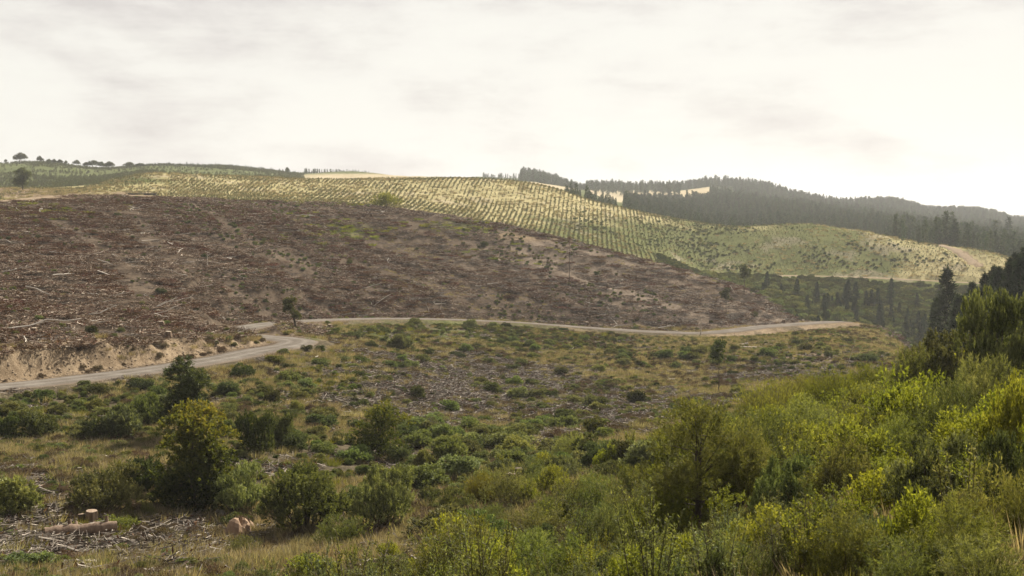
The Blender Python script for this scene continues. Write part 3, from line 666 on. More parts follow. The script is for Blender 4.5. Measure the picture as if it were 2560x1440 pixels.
def make_slash(key, mats, n, size, litter, pale, rad):
    lb = Buf(); a = rng.random(n) * math.pi * 2
    c = np.stack([rng.uniform(-size, size, n), rng.uniform(-size, size, n), rng.uniform(0.0, 0.22, n)], 1)
    ln = rng.uniform(0.25, 1.5, n) * (rng.random(n) ** 0.5)
    dd = np.stack([np.cos(a), np.sin(a), rng.normal(size=n) * 0.16], 1) * ln[:, None] / 2
    tt = np.clip(np.where(rng.random(n) < pale, rng.uniform(0.6, 1.0, n), rng.uniform(0.0, 0.5, n)), 0, 1)
    lb.twigs(c - dd, c + dd, rad * (0.4 + rng.random(n) * 1.0), rad * 0.35, tt, 0)
    if litter:
        p = np.stack([rng.uniform(-size, size, litter), rng.uniform(-size, size, litter), rng.uniform(0.0, 0.16, litter)], 1)
        leaves(lb, p, unit(rng.normal(size=(litter, 3)) * np.array([1, 1, .45]) + np.array([0, 0, .15])), 0.34, 0.08, np.clip(.4 + rng.normal(size=litter) * .22, 0, 1), 1)
    me = lb.mesh(key, mats); PROTO.setdefault(key, []).append((me, None, me))
for v in range(5): make_slash('slash', [M['slashwood'], L_['rust']], 95, 1.5, 80, 0.20, 0.032)
for v in range(3): make_slash('redslash', [M['slashwood'], L_['rust']], 30, 1.2, 330, 0.08, 0.03)
for v in range(4): make_slash('greyslash', [M['paleslash'], L_['rust']], 110, 1.3, 25, 0.22, 0.03)

# ------------------------------------------------------------------ scattering of what nobody could count
def scatter(name, key, pts, scale, label, cat, rot=None, squash=None, which=None):
    pr = PROTO[key]; coll = bpy.data.collections.new(name + '_kinds')
    for i, (_, _, me) in enumerate(pr):
        coll.objects.link(bpy.data.objects.new(f'{key}_{i:02d}', me))
    n = len(pts); me = bpy.data.meshes.new(name); me.vertices.add(n); me.vertices.foreach_set('co', np.asarray(pts, float).ravel())
    r = np.zeros((n, 3)); r[:, 2] = rng.random(n) * 6.283; r[:, :2] = rng.normal(size=(n, 2)) * 0.06
    if rot is not None: r = rot
    s3 = np.repeat(np.asarray(scale, float)[:, None], 3, 1)
    if squash is not None: s3[:, 2] *= squash
    a = me.attributes.new('spin', 'FLOAT_VECTOR', 'POINT'); a.data.foreach_set('vector', r.ravel())
    a = me.attributes.new('size', 'FLOAT_VECTOR', 'POINT'); a.data.foreach_set('vector', s3.ravel())
    a = me.attributes.new('which', 'INT', 'POINT'); a.data.foreach_set('value', (rng.integers(0, len(pr), n) if which is None else which).astype(np.int32))
    o = bpy.data.objects.new(name, me); COL.objects.link(o)
    g = bpy.data.node_groups.new(name, 'GeometryNodeTree')
    g.interface.new_socket('Geometry', in_out='INPUT', socket_type='NodeSocketGeometry'); g.interface.new_socket('Geometry', in_out='OUTPUT', socket_type='NodeSocketGeometry')
    gi = g.nodes.new('NodeGroupInput'); go = g.nodes.new('NodeGroupOutput'); ip = g.nodes.new('GeometryNodeInstanceOnPoints')
    ci = g.nodes.new('GeometryNodeCollectionInfo'); ci.inputs['Collection'].default_value = coll; ci.inputs['Separate Children'].default_value = True; ci.inputs['Reset Children'].default_value = True
    def na(nm, ty):
        x = g.nodes.new('GeometryNodeInputNamedAttribute'); x.data_type = ty; x.inputs['Name'].default_value = nm
        return [q for q in x.outputs if q.enabled and q.name == 'Attribute'][0]
    er = g.nodes.new('FunctionNodeEulerToRotation'); g.links.new(na('spin', 'FLOAT_VECTOR'), er.inputs[0])
    g.links.new(gi.outputs[0], ip.inputs['Points']); g.links.new(ci.outputs[0], ip.inputs['Instance']); ip.inputs['Pick Instance'].default_value = True
    g.links.new(na('which', 'INT'), ip.inputs['Instance Index']); g.links.new(er.outputs[0], ip.inputs['Rotation']); g.links.new(na('size', 'FLOAT_VECTOR'), ip.inputs['Scale'])
    g.links.new(ip.outputs[0], go.inputs[0])
    md = o.modifiers.new('scatter', 'NODES'); md.node_group = g
    o['kind'] = 'stuff'; o['label'] = label; o['category'] = cat
    return o
FOOT = []      # ground already taken by large plants: (x, y, radius)
def sample(n, r0, r1, a0=-21.5, a1=21.5, power=1.0):
    """points spread evenly over the ground between two distances"""
    a = np.radians(rng.uniform(a0, a1, n)); u = rng.random(n)
    r = (r0 ** (1 + power) + u * (r1 ** (1 + power) - r0 ** (1 + power))) ** (1 / (1 + power))
    return np.sin(a) * r, np.cos(a) * r
def screen(x, y, h=0): return project(x, y, ground(x, y) + h)
def roadfree(x, y, m=3.6): return ((grid_lookup(np.minimum(ROADD, 50), x, y) > 3.2 + m * .75) | (np.hypot(x, y) < 200) | (zone(x, y) > 6.3)) & (grid_lookup(np.minimum(ROADD, 50), x, y) > m) & (grid_lookup(np.minimum(FARD, 50), x, y) > 3.5) & (grid_lookup(np.minimum(TOPD, 50), x, y) > 3.2) & (grid_lookup(np.minimum(SPURD, 50), x, y) > 3.4)
def gauss(px, py, cx, cy, rx, ry): return np.exp(-(((px - cx) / rx) ** 2 + ((py - cy) / ry) ** 2))
def pts_of(x, y, dz=0.0): return np.stack([x, y, ground(x, y) + dz], 1)

# slash on the cleared hill
SKID = [smooth_path([np.array(at(a, b)) for a, b in pts], 2.0) for pts in ([(470, 508), (560, 560), (640, 605), (760, 690)], [(330, 520), (380, 600), (480, 700)], [(1010, 560), (1200, 620), (1420, 690), (1700, 770)], [(1120, 560), (1330, 600), (1600, 670)], [(150, 560), (300, 640), (350, 760)], [(800, 640), (1000, 690), (1250, 770)])]
def skid(x, y):
    d_ = np.full(len(x), 99.0)
    for P_ in SKID:
        for p_ in P_: d_ = np.minimum(d_, np.hypot(x - p_[0], y - p_[1]))
    return d_
def streak(x, y, a=24, lu=16, lv=2.6, sd=207):
    t = math.radians(a); u = x * math.cos(t) - y * math.sin(t); v = x * math.sin(t) + y * math.cos(t)
    return fbm(u / lu, v / lv, 1.0, 3, sd)
x, y = sample(26000, 124, 345, power=0.6); z_ = zone(x, y); px, py = screen(x, y)
k = (z_ > 6.7) & (z_ < 10.4) & roadfree(x, y, 5.4) & visible(x, y, 0.5) & (rng.random(len(x)) < 0.34 + 3.0 * (streak(x, y) - 0.42) - .35 * gauss(px, py, 1500, 640, 350, 50)) & ((skid(x, y) > 1.9) | (rng.random(len(x)) < .12))
x, y = x[k], y[k]; px = px[k]
pick = rng.random(len(x)) < np.clip((px - 500) / 2200, 0.06, 0.6)
scatter('slash_litter', 'slash', pts_of(x[~pick], y[~pick], -0.02), rng.uniform(0.5, 1.25, (~pick).sum()), 'dark brown broken branches and bark covering the cleared hillside', 'slash')
scatter('grey_slash_litter', 'greyslash', pts_of(x[pick], y[pick], -0.02), rng.uniform(0.5, 1.2, pick.sum()), 'greyer weathered branches strewn across the right of the cleared hillside', 'slash')
print('slash', len(x))
x, y = sample(20000, 126, 345, power=0.6); z_ = zone(x, y); px, py = screen(x, y)
k = (z_ > 6.75) & (z_ < 10.4) & roadfree(x, y, 5.8) & visible(x, y, 0.5) & (rng.random(len(x)) < np.clip((.6 * streak(x, y, 20, 22, 5, 211) + .4 * fbm(x, y, 26, 3, 63) - .48) * 9, 0, .9) * np.clip(1.5 - px / 1300, .3, 1.3)) & (skid(x, y) > 2.2)
scatter('reddish_litter', 'redslash', pts_of(x[k], y[k], -0.02), rng.uniform(0.5, 1.3, k.sum()), 'reddish brown dead needles and twigs heaped in bands on the cleared hillside', 'litter')
x, y = sample(16000, 126, 345, power=0.6); z_ = zone(x, y); px, py = screen(x, y)
k = (z_ > 6.9) & (z_ < 10.4) & roadfree(x, y, 4.0) & visible(x, y, 0.5) & (rng.random(len(x)) < np.clip((fbm(x, y, 22, 3, 67) - .5) * 3.5 * (px > 400) + .10 + gauss(px, py, 660, 770, 90, 30) * .5 + gauss(px, py, 1250, 640, 400, 40) * .3, 0, .6))
scatter('hill_scrub', 'sage', pts_of(x[k], y[k], -0.04), rng.uniform(0.15, .45, k.sum()), 'sparse grey-green regrowth on the cleared hillside', 'scrub')
x, y = sample(16000, 126, 345, power=0.6); z_ = zone(x, y); px, py = screen(x, y)
k = (z_ > 6.8) & (z_ < 10.4) & roadfree(x, y, 5.5) & visible(x, y, 0.4) & (rng.random(len(x)) < np.clip(.42 - 2.0 * (streak(x, y) - .42), .1, .8))
scatter('fine_litter', 'greyslash', pts_of(x[k], y[k], -0.03), rng.uniform(.3, .62, k.sum()), 'fine twigs and chips on the barer ground of the cleared hillside', 'litter')
x, y = sample(20000, 124, 345, power=0.6); z_ = zone(x, y); px, py = screen(x, y)
k = (z_ > 6.3) & (z_ < 10.4) & roadfree(x, y, 3.2) & visible(x, y, 0.5) & (rng.random(len(x)) < np.clip((fbm(x, y, 18, 3, 69) - .5) * 3 * (px > 900) + .03 + .5 * (grid_lookup(np.minimum(ROADD, 50), x, y) < 10) * (px > 620) + gauss(px, py, 1400, 630, 330, 45) * .5, 0, .7))
scatter('hill_grass', 'tuft', pts_of(x[k], y[k], -0.04), rng.uniform(0.35, .8, k.sum()), 'dry grass along the road foot of the cleared hillside', 'grass')
# grey slash in the valley
x, y = sample(17000, 45, 235, power=0.9); z_ = zone(x, y); px, py = screen(x, y)
dens = gauss(px, py, 1150, 965, 250, 70) * 1.8 + gauss(px, py, 1450, 1030, 240, 45) * 1.6 + gauss(px, py, 1750, 1040, 150, 30) + gauss(px, py, 1950, 935, 190, 30) + gauss(px, py, 60, 1190, 170, 60) + gauss(px, py, 150, 1370, 330, 70) * 2.5 + gauss(px, py, 480, 1350, 180, 40) * .8 + gauss(px, py, 1080, 1180, 80, 40) * .8 + gauss(px, py, 1930, 850, 60, 25) + 0.08
k = (z_ < 5.6) & roadfree(x, y) & visible(x, y, 0.5) & (rng.random(len(x)) < dens * 0.9)
scatter('valley_slash_litter', 'greyslash', pts_of(x[k], y[k], -0.02), rng.uniform(0.45, 1.15, k.sum()), 'grey weathered branches strewn between the valley shrubs', 'slash')
# dry grass
x, y = sample(60000, 16, 300, power=0.75); z_ = zone(x, y); px, py = screen(x, y)
dens = 0.12 + 3.0 * (fbm(x, y, 14, 3, 71) - 0.42) + gauss(px, py, 200, 1130, 260, 40) * 0.8 - gauss(px, py, 1200, 980, 260, 65) * 1.3 - gauss(px, py, 1480, 1030, 200, 35) - gauss(px, py, 150, 1365, 300, 60) * 1.3 - gauss(px, py, 1950, 935, 150, 25)
k = (z_ < 7.2) & roadfree(x, y, 4.3) & visible(x, y, 0.7) & (rng.random(len(x)) < np.clip(dens, 0.05, 1))
scatter('dry_grass', 'tuft', pts_of(x[k], y[k]), rng.uniform(0.45, 1.25, k.sum()), 'tan dry grass tufts covering the valley floor and road banks', 'grass')
print('grass', k.sum())
x, y = sample(12000, 16, 250, power=0.75); z_ = zone(x, y); px, py = screen(x, y)
k = (z_ < 5.8) & roadfree(x, y, 4.6) & visible(x, y, 0.7) & (rng.random(len(x)) < np.clip(0.3 + 2.2 * (fbm(x, y, 10, 3, 81) - 0.45), 0, 1))
scatter('green_grass', 'gtuft', pts_of(x[k], y[k]), rng.uniform(0.5, 1.3, k.sum()), 'olive green grass tufts between the shrubs', 'grass')

# low heath between the shrubs
for nm_, ky_, n_, th_, sr_, lb_ in (('low_scrub', 'sage', 26000, .43, (.16, .42), 'low grey-green scrub covering the ground between the larger shrubs'), ('brown_scrub', 'brown', 22000, .43, (.18, .55), 'brown twiggy dying scrub and bracken between the shrubs'), ('dark_scrub', 'deep', 12000, .51, (.15, .42), 'dark green creeping scrub on the valley floor')):
    x, y = sample(n_, 30, 300, power=0.8); z_ = zone(x, y); px, py = screen(x, y)
    k = (z_ < 7.0) & roadfree(x, y, 5.0) & visible(x, y, 0.6) & (rng.random(len(x)) < np.clip((fbm(x, y, 13, 3, 300 + n_) - th_) * 7 + .06 + gauss(px, py, 1380, 845, 480, 26) * (1.4 if ky_ == 'deep' else .25), 0, 1) * (1 - .85 * gauss(px, py, 1180, 980, 260, 60)) * (1 - .7 * gauss(px, py, 150, 1370, 260, 60)))
    scatter(nm_, ky_, pts_of(x[k], y[k], -.04), rng.uniform(*sr_, k.sum()), lb_, 'scrub'); print(nm_, k.sum())
# plantation rows: seedlings on the far slope
rows_x, rows_y = [], []
for i in range(-190, 230):
    x0 = i * 1.55
    ang = math.radians(np.interp(x0, [-180, -90, -20, 40, 110], [-7, -5.5, 1.5, 4, 2]))
    s_ = np.arange(-75, 175, 1.15) + rng.random() * 1.5; s_ = s_ + rng.normal(size=len(s_)) * 0.25
    rows_x.append(x0 + np.sin(ang) * s_ + rng.normal(size=len(s_)) * 0.16); rows_y.append(447 + np.cos(ang) * s_)
x = np.concatenate(rows_x); y = np.concatenate(rows_y); z_ = zone(x, y); px, py = screen(x, y)
jit = (px > 1650); x = x + jit * rng.normal(size=len(x)) * 0.25; y = y + jit * rng.normal(size=len(x)) * 0.4
k = (z_ > np.where(px > 1700, 13.03, 11.2)) & (z_ < 14.1) & visible(x, y, 0.6) & roadfree(x, y) & (rng.random(len(x)) < 0.82 - 0.45 * (px < 420) - 0.5 * (fbm(x, y, 25, 2, 91) > 0.62)) & (px > -100) & (px < 2660) & ~((px < 230) & (z_ < 12.7))
SEED = np.stack([x[k], y[k]], 1); SEEDPX = px[k]; print('seedlings', len(SEED))
# ------------------------------------------------------------------ things
LAND = []     # landmarks for labels: (px, py, phrase)
def base_obj(name, me, parent=None):
    o = bpy.data.objects.new(name, me); COL.objects.link(o)
    if parent: o.parent = parent
    return o
def tagit(o, label, cat, group=None):
    o['label'] = label; o['category'] = cat
    if group: o['group'] = group
def plant(name, key, x, y, s, label, cat, group=None, parts=True, var=None, sz=1.0, rz=None, part_names=('foliage', 'stems'), dz=-0.03, z=None):
    a, b, j = PROTO[key][random.randrange(len(PROTO[key])) if var is None else var % len(PROTO[key])]
    if z is None: z = float(ground(x, y))
    if parts and b:
        o = bpy.data.objects.new(name, None); COL.objects.link(o); o.empty_display_size = 0.3
        base_obj(part_names[0], a, o); base_obj(part_names[1], b, o)
    else: o = base_obj(name, j)
    o.location = (x, y, z + dz); o.rotation_euler = (0, 0, random.uniform(0, 6.283) if rz is None else rz); o.scale = (s, s, s * sz)
    tagit(o, label, cat, group); return o
def stand(name, key, px, py, toppy, label, cat, width=None, group=None, var=None, rz=None, pn=('crown', 'trunk'), rmin=0, tall=None):
    """a plant whose foot shows at (px, py) and whose top shows at row toppy"""
    p = at(px, py, rmin); r = math.hypot(p.x, p.y); H = (py - toppy) / F * r
    a, b, j = PROTO[key][0 if var is None else var % len(PROTO[key])]
    zs_ = np.zeros(len(a.vertices) * 3); a.vertices.foreach_get('co', zs_); zs_ = zs_.reshape(-1, 3)
    h0 = np.percentile(zs_[:, 2], 99.5); w0 = np.percentile(np.hypot(zs_[:, 0], zs_[:, 1]), 98) * 2
    s = H / h0; sw = s if width is None else (width / F * r) / w0
    o = plant(name, key, p.x, p.y, 1, label, cat, group, True, 0 if var is None else var, 1, rz, pn)
    o.scale = (sw, sw, s); FOOT.append((p.x, p.y, sw * w0 * 0.45)); return o

# --- single trees and large shrubs that can be pointed out
stand('small_tree', 'gum', 468, 1105, 902, 'tall dark green sapling tree rising in front of the gravel road on the left', 'tree', width=135, rz=0.4)
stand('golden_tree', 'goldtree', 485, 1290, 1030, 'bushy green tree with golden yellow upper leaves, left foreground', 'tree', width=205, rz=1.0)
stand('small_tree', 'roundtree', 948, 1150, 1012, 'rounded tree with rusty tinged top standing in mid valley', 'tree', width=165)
stand('small_tree', 'leaner', 742, 824, 742, 'leaning twin trunked tree beside the road bend', 'tree', width=66, rz=0.0)
stand('tree', 'gum', 57, 476, 425, 'round dark tree on the bare crest above the dirt track at far left', 'tree', width=44)
stand('wattle_tree', 'wattle', 1745, 1330, 1000, 'open branched olive green tree, tallest in the centre right foreground', 'tree', width=330, rz=0.8)
stand('sapling', 'sapling', 1797, 985, 852, 'thin sapling with sparse dark leaves above the valley shrubs', 'tree', width=52)
stand('sapling', 'sapling', 1860, 745, 672, 'dark slender sapling on the right edge of the cleared hill', 'tree', width=40)
stand('sapling', 'sapling', 1815, 795, 725, 'short green sapling below the cleared hill edge, left of the valley pines', 'tree', width=34)
stand('bush', 'lime', 968, 521, 482, 'yellow green rounded bush on the crest of the cleared hill', 'bush', width=80, pn=('foliage', 'stems'))
# dead standing sapling and snag
BIG = [
 # px, foot, top, width, kind, label
 (760,1335,1172,250,'finesage','wide dark grey-green shrub, left of the two largest valley shrubs'),
 (958,1325,1170,170,'finesage','rounded dark shrub, right of the two largest valley shrubs'),
 (262,1290,1172,185,'finesage','broad grey-green shrub behind the cut stump'),
 (25,1300,1205,150,'sage','shrub cut by the left edge above the brush pile'),
 (80,1440,1385,130,'sage','small pale green shrub in front of the fallen log'),
 (600,1290,1165,150,'finesage','light green shrub leaning against the golden tree on its right'),
 (365,1245,1160,110,'deep','dark shrub against the left flank of the golden tree'),
 (640,1150,1045,100,'deep','dark twin-lobed shrub right of the golden tree top'),
 (700,1120,1040,80,'sage','grey-green shrub second right of the golden tree top'),
 (310,1100,1020,110,'sage','rounded shrub just left of the tall dark sapling tree'),
 (360,1080,1000,110,'sage','shrub touching the tall dark sapling tree, behind the rounded one'),
 (240,1105,1040,70,'deep','small dark shrub leftmost of the three near the tall sapling tree'),
 (100,1105,1045,95,'deep','dark low shrub above the tan grass at left'),
 (12,1110,1050,70,'deep','dark shrub at the left edge above the tan grass'),
 (605,950,908,66,'deep','dark green shrub just below the gravel road'),
 (680,1010,975,44,'deep','small very dark shrub below and right of the roadside shrub'),
 (742,1035,1003,38,'sage','small round green shrub beside the very dark one'),
 (1125,1160,1098,95,'sage','smooth grey-green shrub right of the rusty topped tree'),
 (1060,1180,1125,60,'sage','shrub between rusty topped tree and smooth grey-green shrub'),
 (1045,1005,965,44,'deep','small dark shrub beside the grey slash patch'),
 (1485,1092,1045,60,'deep','dark dome shaped shrub alone right of mid valley'),
 (1590,1010,975,56,'deep','dark shrub on the edge of the central slash patch'),
 (1000,880,835,70,'sage','pale shrub under the far arm of the road'),
 (1475,1160,1085,90,'deep','dark shrub with pale dead twigs behind the twin stump'),
 (1580,1180,1110,110,'deep','dark green shrub left of the open branched tree'),
 (1830,1062,1030,40,'deep','small dark shrub in front of the broom bushes'),
 (1935,1090,955,200,'broom','wide olive broom bush, front of the broom thicket'),
 (2085,1050,930,150,'broom','yellowish broom bush behind the front broom bush'),
 (2180,1020,920,130,'broom','upright broom bush, right end of the broom thicket'),
 (2010,1020,945,120,'broom','small broom bush at the back of the broom thicket'),
 (2500,1010,748,190,'finesage','big round bush with pale green top in front of the dark pines'),
 (2350,1010,835,200,'finesage','big green bush left of the round topped bush at right'),
 (2430,1080,900,180,'olive','feathery bush below the big round bush'),
 (2290,1040,880,120,'olive','feathery bush at the left end of the right bank'),
 (1870,1290,1060,170,'olive','dark headed bush touching the open branched tree on the right'),
 (1210,1275,1185,110,'broom','wispy olive bush left of the twin stump'),
 (1600,1250,1160,120,'olive','soft olive bush right of the twin stump'),
 (1390,1330,1255,130,'lime','bright green low bush below the twin stump'),
 (1490,1255,1212,56,'lime','small lime green bush right of the twin stump'),
 (1680,1370,1215,150,'lime','lime green bush under the open branched tree'),
 (780,1460,1385,160,'lime','bright yellow-green bush at the bottom edge, left of centre'),
 (1075,1265,1220,60,'deep','small dark green shrub right of the two largest valley shrubs'),
 (1085,1185,1155,26,'deep','tiny dark upright shrub in mid valley'),
 (605,1400,1340,100,'olive','brownish shrub in front of the orange boulder'),
 (370,1310,1262,44,'olive','small pale shrub in the shade of the golden tree'),
 (290,1335,1300,110,'lime','low bright green shrub beside the cut stump'),
]
for i, (a_, b_, c_, w_, key, lab) in enumerate([
 (2120,1290,1110,210,'olive','tall olive bush in the middle of the right bank'), (2330,1330,1090,230,'finesage','grey-green bush, large, lower right bank'), (2480,1420,1180,240,'olive','dark-bodied olive bush near the bottom right corner'),
 (1960,1330,1150,170,'finesage','silvery bush right of the dark headed bush'), (2240,1190,1040,170,'olive','olive bush below the broom thicket, right bank'), (2420,1230,1050,190,'lime','yellow-green bush under the feathery right bank bushes'),
 (2530,1200,960,150,'lime','bright leafy bush touching the right edge'), (2040,1200,1065,150,'lime','lime bush in front of the broom thicket'), (1900,1420,1270,190,'lime','lime bush at the bottom right of centre'), (2150,1460,1300,220,'finesage','pale bush at the bottom edge, right'),
 (1560,1400,1265,160,'olive','olive bush at the bottom, left of the open branched tree'), (1330,1440,1345,170,'finesage','greyish bush at the bottom edge, centre'), (1150,1460,1365,150,'lime','leafy lime bush at the bottom edge, left of centre bush'), (2380,1150,960,160,'olive','tall feathery bush in front of the big green bush'),
 (2280,1440,1230,170,'lime','very bright yellow-green bush low on the right bank'), (2540,1330,1100,180,'finesage','shaded grey bush at the right edge'), (1000,1455,1385,110,'finesage','small pale bush at the bottom edge, left'), (1760,1440,1330,160,'olive','olive bush in the shade under the open branched tree')]):
    BIG.append((a_, b_, c_, w_, key, lab))
CATS = {'finesage': 'shrub', 'sage': 'shrub', 'deep': 'shrub', 'broom': 'broom bush', 'olive': 'bush', 'lime': 'bush'}
NM = {'finesage': 'shrub', 'sage': 'shrub', 'deep': 'dark_shrub', 'broom': 'broom_bush', 'olive': 'feathery_bush', 'lime': 'leafy_bush'}
for i, (a_, b_, c_, w_, key, lab) in enumerate(BIG):
    stand(NM[key], key, a_, b_, c_, lab, CATS[key], width=w_, var=i, pn=('foliage', 'stems'))

LAND = [(468,1000,'the tall dark sapling tree'), (478,1160,'the golden tree'), (948,1090,'the rusty topped tree'), (742,800,'the leaning roadside tree'),
        (1290,1200,'the twin stump'), (220,1300,'the cut stump'), (1745,1180,'the open branched tree'), (1797,920,'the thin sapling'), (2050,990,'the broom thicket'),
        (2500,860,'the big round topped bush'), (1200,970,'the central slash patch'), (60,1130,'the left tan grass'), (960,1240,'the two largest shrubs'), (600,1330,'the orange boulder'),
        (650,870,'the road bend'), (1990,830,'the far road end'), (1485,1070,'the dome shaped shrub'), (80,1400,'the fallen log'), (2300,1150,'the right bank centre'), (2430,980,'the feathery bush below the round one'), (1680,1290,'the lime bush under the tree'), (1390,1290,'the low bush below the twin stump'), (2120,1200,'the gap below the broom thicket'), (2540,1400,'the bottom right corner'), (2540,1150,'the right edge'), (2000,1400,'the bottom edge right of centre'), (1600,1400,'the bottom edge under the branched tree'), (1870,1180,'the dark headed bush'), (2350,1250,'the lower right bank'), (2250,1350,'the bottom right thicket'), (1200,1400,'the bottom centre grass')]
ORD = ['nearest', 'second nearest', 'third nearest', 'fourth nearest', 'fifth nearest', 'sixth nearest', 'seventh nearest', 'eighth nearest', 'ninth nearest', 'tenth nearest', 'eleventh nearest', 'twelfth nearest', 'thirteenth nearest', 'fourteenth nearest', 'fifteenth nearest', 'sixteenth nearest', 'seventeenth nearest', 'eighteenth nearest', 'nineteenth nearest', 'twentieth nearest']
TENS = {2: 'twenty', 3: 'thirty', 4: 'forty', 5: 'fifty', 6: 'sixty', 7: 'seventy', 8: 'eighty', 9: 'ninety'}
TENTH = {2: 'twentieth', 3: 'thirtieth', 4: 'fortieth', 5: 'fiftieth', 6: 'sixtieth', 7: 'seventieth', 8: 'eightieth', 9: 'ninetieth'}
UNIT = ['', 'first', 'second', 'third', 'fourth', 'fifth', 'sixth', 'seventh', 'eighth', 'ninth']
def say(n):
    if n < len(ORD): return ORD[n]
    m = n + 1; h = '' if m < 100 else 'hundred-and-'; m = m % 100
    if m == 0: return 'hundredth nearest'
    if m < 20: return h + ORD[m - 1] if m > 1 else h + 'first nearest'
    return h + (TENTH[m // 10] if m % 10 == 0 else TENS[m // 10] + '-' + UNIT[m % 10]) + ' nearest'
def relabel(items, lands=None):
    """items: list of (px, py, adjective phrase with noun, object). Each is named by its rank and direction from the closest landmark"""
    lands = lands or LAND; cells = {}
    for px_, py_, what, o in items:
        d_ = [math.hypot((px_ - l[0]), (py_ - l[1]) * 1.6) for l in lands]; i = int(np.argmin(d_)); l = lands[i]
        dx, dy = px_ - l[0], (py_ - l[1]) * 1.6
        side = 'left of' if dx < -abs(dy) else 'right of' if dx > abs(dy) else 'beyond' if dy < 0 else 'in front of'
        cells.setdefault((i, side, what), []).append((d_[i], o))
    for (i, side, what), lst in cells.items():
        for n, (_, o) in enumerate(sorted(lst, key=lambda q: q[0])):
            o['label'] = '%s, %s %s %s' % (what, say(n), side, lands[i][2])

def free(x, y, rad):
    for fx, fy, fr in FOOT:
        if (fx - x) ** 2 + (fy - y) ** 2 < (fr * 0.75 + rad * 0.5) ** 2: return False
    return True
def grow(n, r0, r1, densf, key, srange, what, group, name, zlim=(0, 6), power=0.9, a0=-21.8, a1=21.8, road=4.0, parts_r=110, limit=300, stuff=None, sz=1.0, clear=1.0, keep=None):
    x, y = sample(n, r0, r1, a0, a1, power); z_ = zone(x, y); px, py = screen(x, y)
    s = rng.uniform(*srange, len(x)) * (0.8 + 0.5 * rng.random(len(x)) ** 3) * np.clip(np.hypot(x, y) / 38, .42, 1)
    k = (z_ > zlim[0]) & (z_ < zlim[1]) & roadfree(x, y, road) & visible(x, y, 0.9) & (rng.random(len(x)) < np.clip(densf(px, py, x, y), 0, 1)) & (px > -60) & (px < 2620) & (py < 1560)
    x, y, s, px, py = x[k], y[k], s[k], px[k], py[k]
    ok = [i for i in range(len(x)) if free(x[i], y[i], s[i] * clear)]
    x, y, s, px, py = x[ok], y[ok], s[ok], px[ok], py[ok]
    order = np.argsort(np.hypot(x, y) / s); items = []
    for c, i in enumerate(order):
        if c >= limit: break
        o = plant(name, key, float(x[i]), float(y[i]), float(s[i]), what, name.split('_')[-1], group, math.hypot(x[i], y[i]) < parts_r, None, sz * random.uniform(.85, 1.2))
        items.append((px[i], py[i], what, o))
    rest = order[limit:]
    if len(rest) and stuff:
        scatter(name + '_cover', key, pts_of(x[rest], y[rest], -.03), s[rest], stuff, 'shrub')
    print(name, len(order)); return items
G = gauss
clump = lambda x, y, sc, sd, th: np.clip((fbm(x, y, sc, 3, sd) - th) * 8, 0, 1)
items = []
items += grow(6500, 48, 235, lambda px, py, x, y: (0.10 + G(px, py, 1200, 1140, 520, 75) * 1.2 + G(px, py, 300, 1070, 380, 45) * .5 + G(px, py, 650, 1210, 260, 60) * .6 + G(px, py, 1350, 920, 500, 60) * .35) * (0.12 + clump(x, y, 16, 101, .5)) * 0.75 * (1 - G(px, py, 150, 1370, 420, 75)) * (1 - .8 * G(px, py, 1150, 985, 300, 60)),
    'sage', (0.4, 1.2), 'rounded grey-green shrub', 'grey-green shrubs of the valley', 'shrub', (0.9, 5.8), sz=.8, stuff='rounded grey-green shrubs merging into scrub on the valley floor')
items += grow(1500, 60, 250, lambda px, py, x, y: (0.14 + G(px, py, 1300, 850, 560, 38) * 1.1 + G(px, py, 1450, 945, 300, 45) * .6) * (0.3 + clump(x, y, 12, 111, .5)) * 0.7 * (1 - .7 * G(px, py, 1150, 985, 260, 60)),
    'deep', (0.35, 1.0), 'low dark green shrub', 'dark green shrubs of the valley', 'dark_shrub', (0.9, 6.0), sz=.68, stuff='low dark green shrubs on the valley floor')
nearfill = lambda px, py: 1 / (1 + np.exp(-(px + (py - 1250) * 1.5 - 1500) / 120))
items += grow(1500, 14, 80, lambda px, py, x, y: nearfill(px, py) * (0.15 + clump(x, y, 5, 121, .48)) * 0.6, 'olive', (0.3, 1.25), 'feathery olive bush', 'feathery bushes of the near slope', 'feathery_bush', (-1, 3.6), road=0, clear=0.3)
items += grow(1500, 13, 75, lambda px, py, x, y: nearfill(px, py) * (0.08 + clump(x, y, 6, 131, .5)) * 0.6, 'lime', (0.4, 1.5), 'bright yellow-green leafy bush', 'yellow-green bushes of the near slope', 'leafy_bush', (-1, 3.6), road=0, clear=0.3)
items += grow(300, 16, 80, lambda px, py, x, y: nearfill(px, py) * .5, 'finesage', (0.5, 1.0), 'pale silvery green shrub', 'silvery shrubs of the near slope', 'shrub', (-1, 3.6), road=0, clear=0.4)
relabel(items)
for nm_, ky_, n_, sd_, lb_ in (('lime_undergrowth', 'limesprig', 1900, 501, 'bright yellow-green leafy stems rising through the near slope thicket'), ('olive_undergrowth', 'olivesprig', 3000, 503, 'tall olive green leafy stems rising through the near slope thicket'), ('silvery_undergrowth', 'sagesprig', 1800, 505, 'silvery green leafy stems in the near slope thicket')):
    x, y = sample(n_, 21, 84, power=.9); z_ = zone(x, y); px, py = screen(x, y)
    k = (z_ < 3.8) & visible(x, y, 1.0) & (rng.random(len(x)) < np.clip(nearfill(px, py), 0, 1) * np.clip((fbm(x, y, 6, 3, sd_) - .52) * 10, .03, 1))
    scatter(nm_, ky_, pts_of(x[k], y[k], .1), rng.uniform(.6, 1.35, k.sum()), lb_, 'undergrowth')

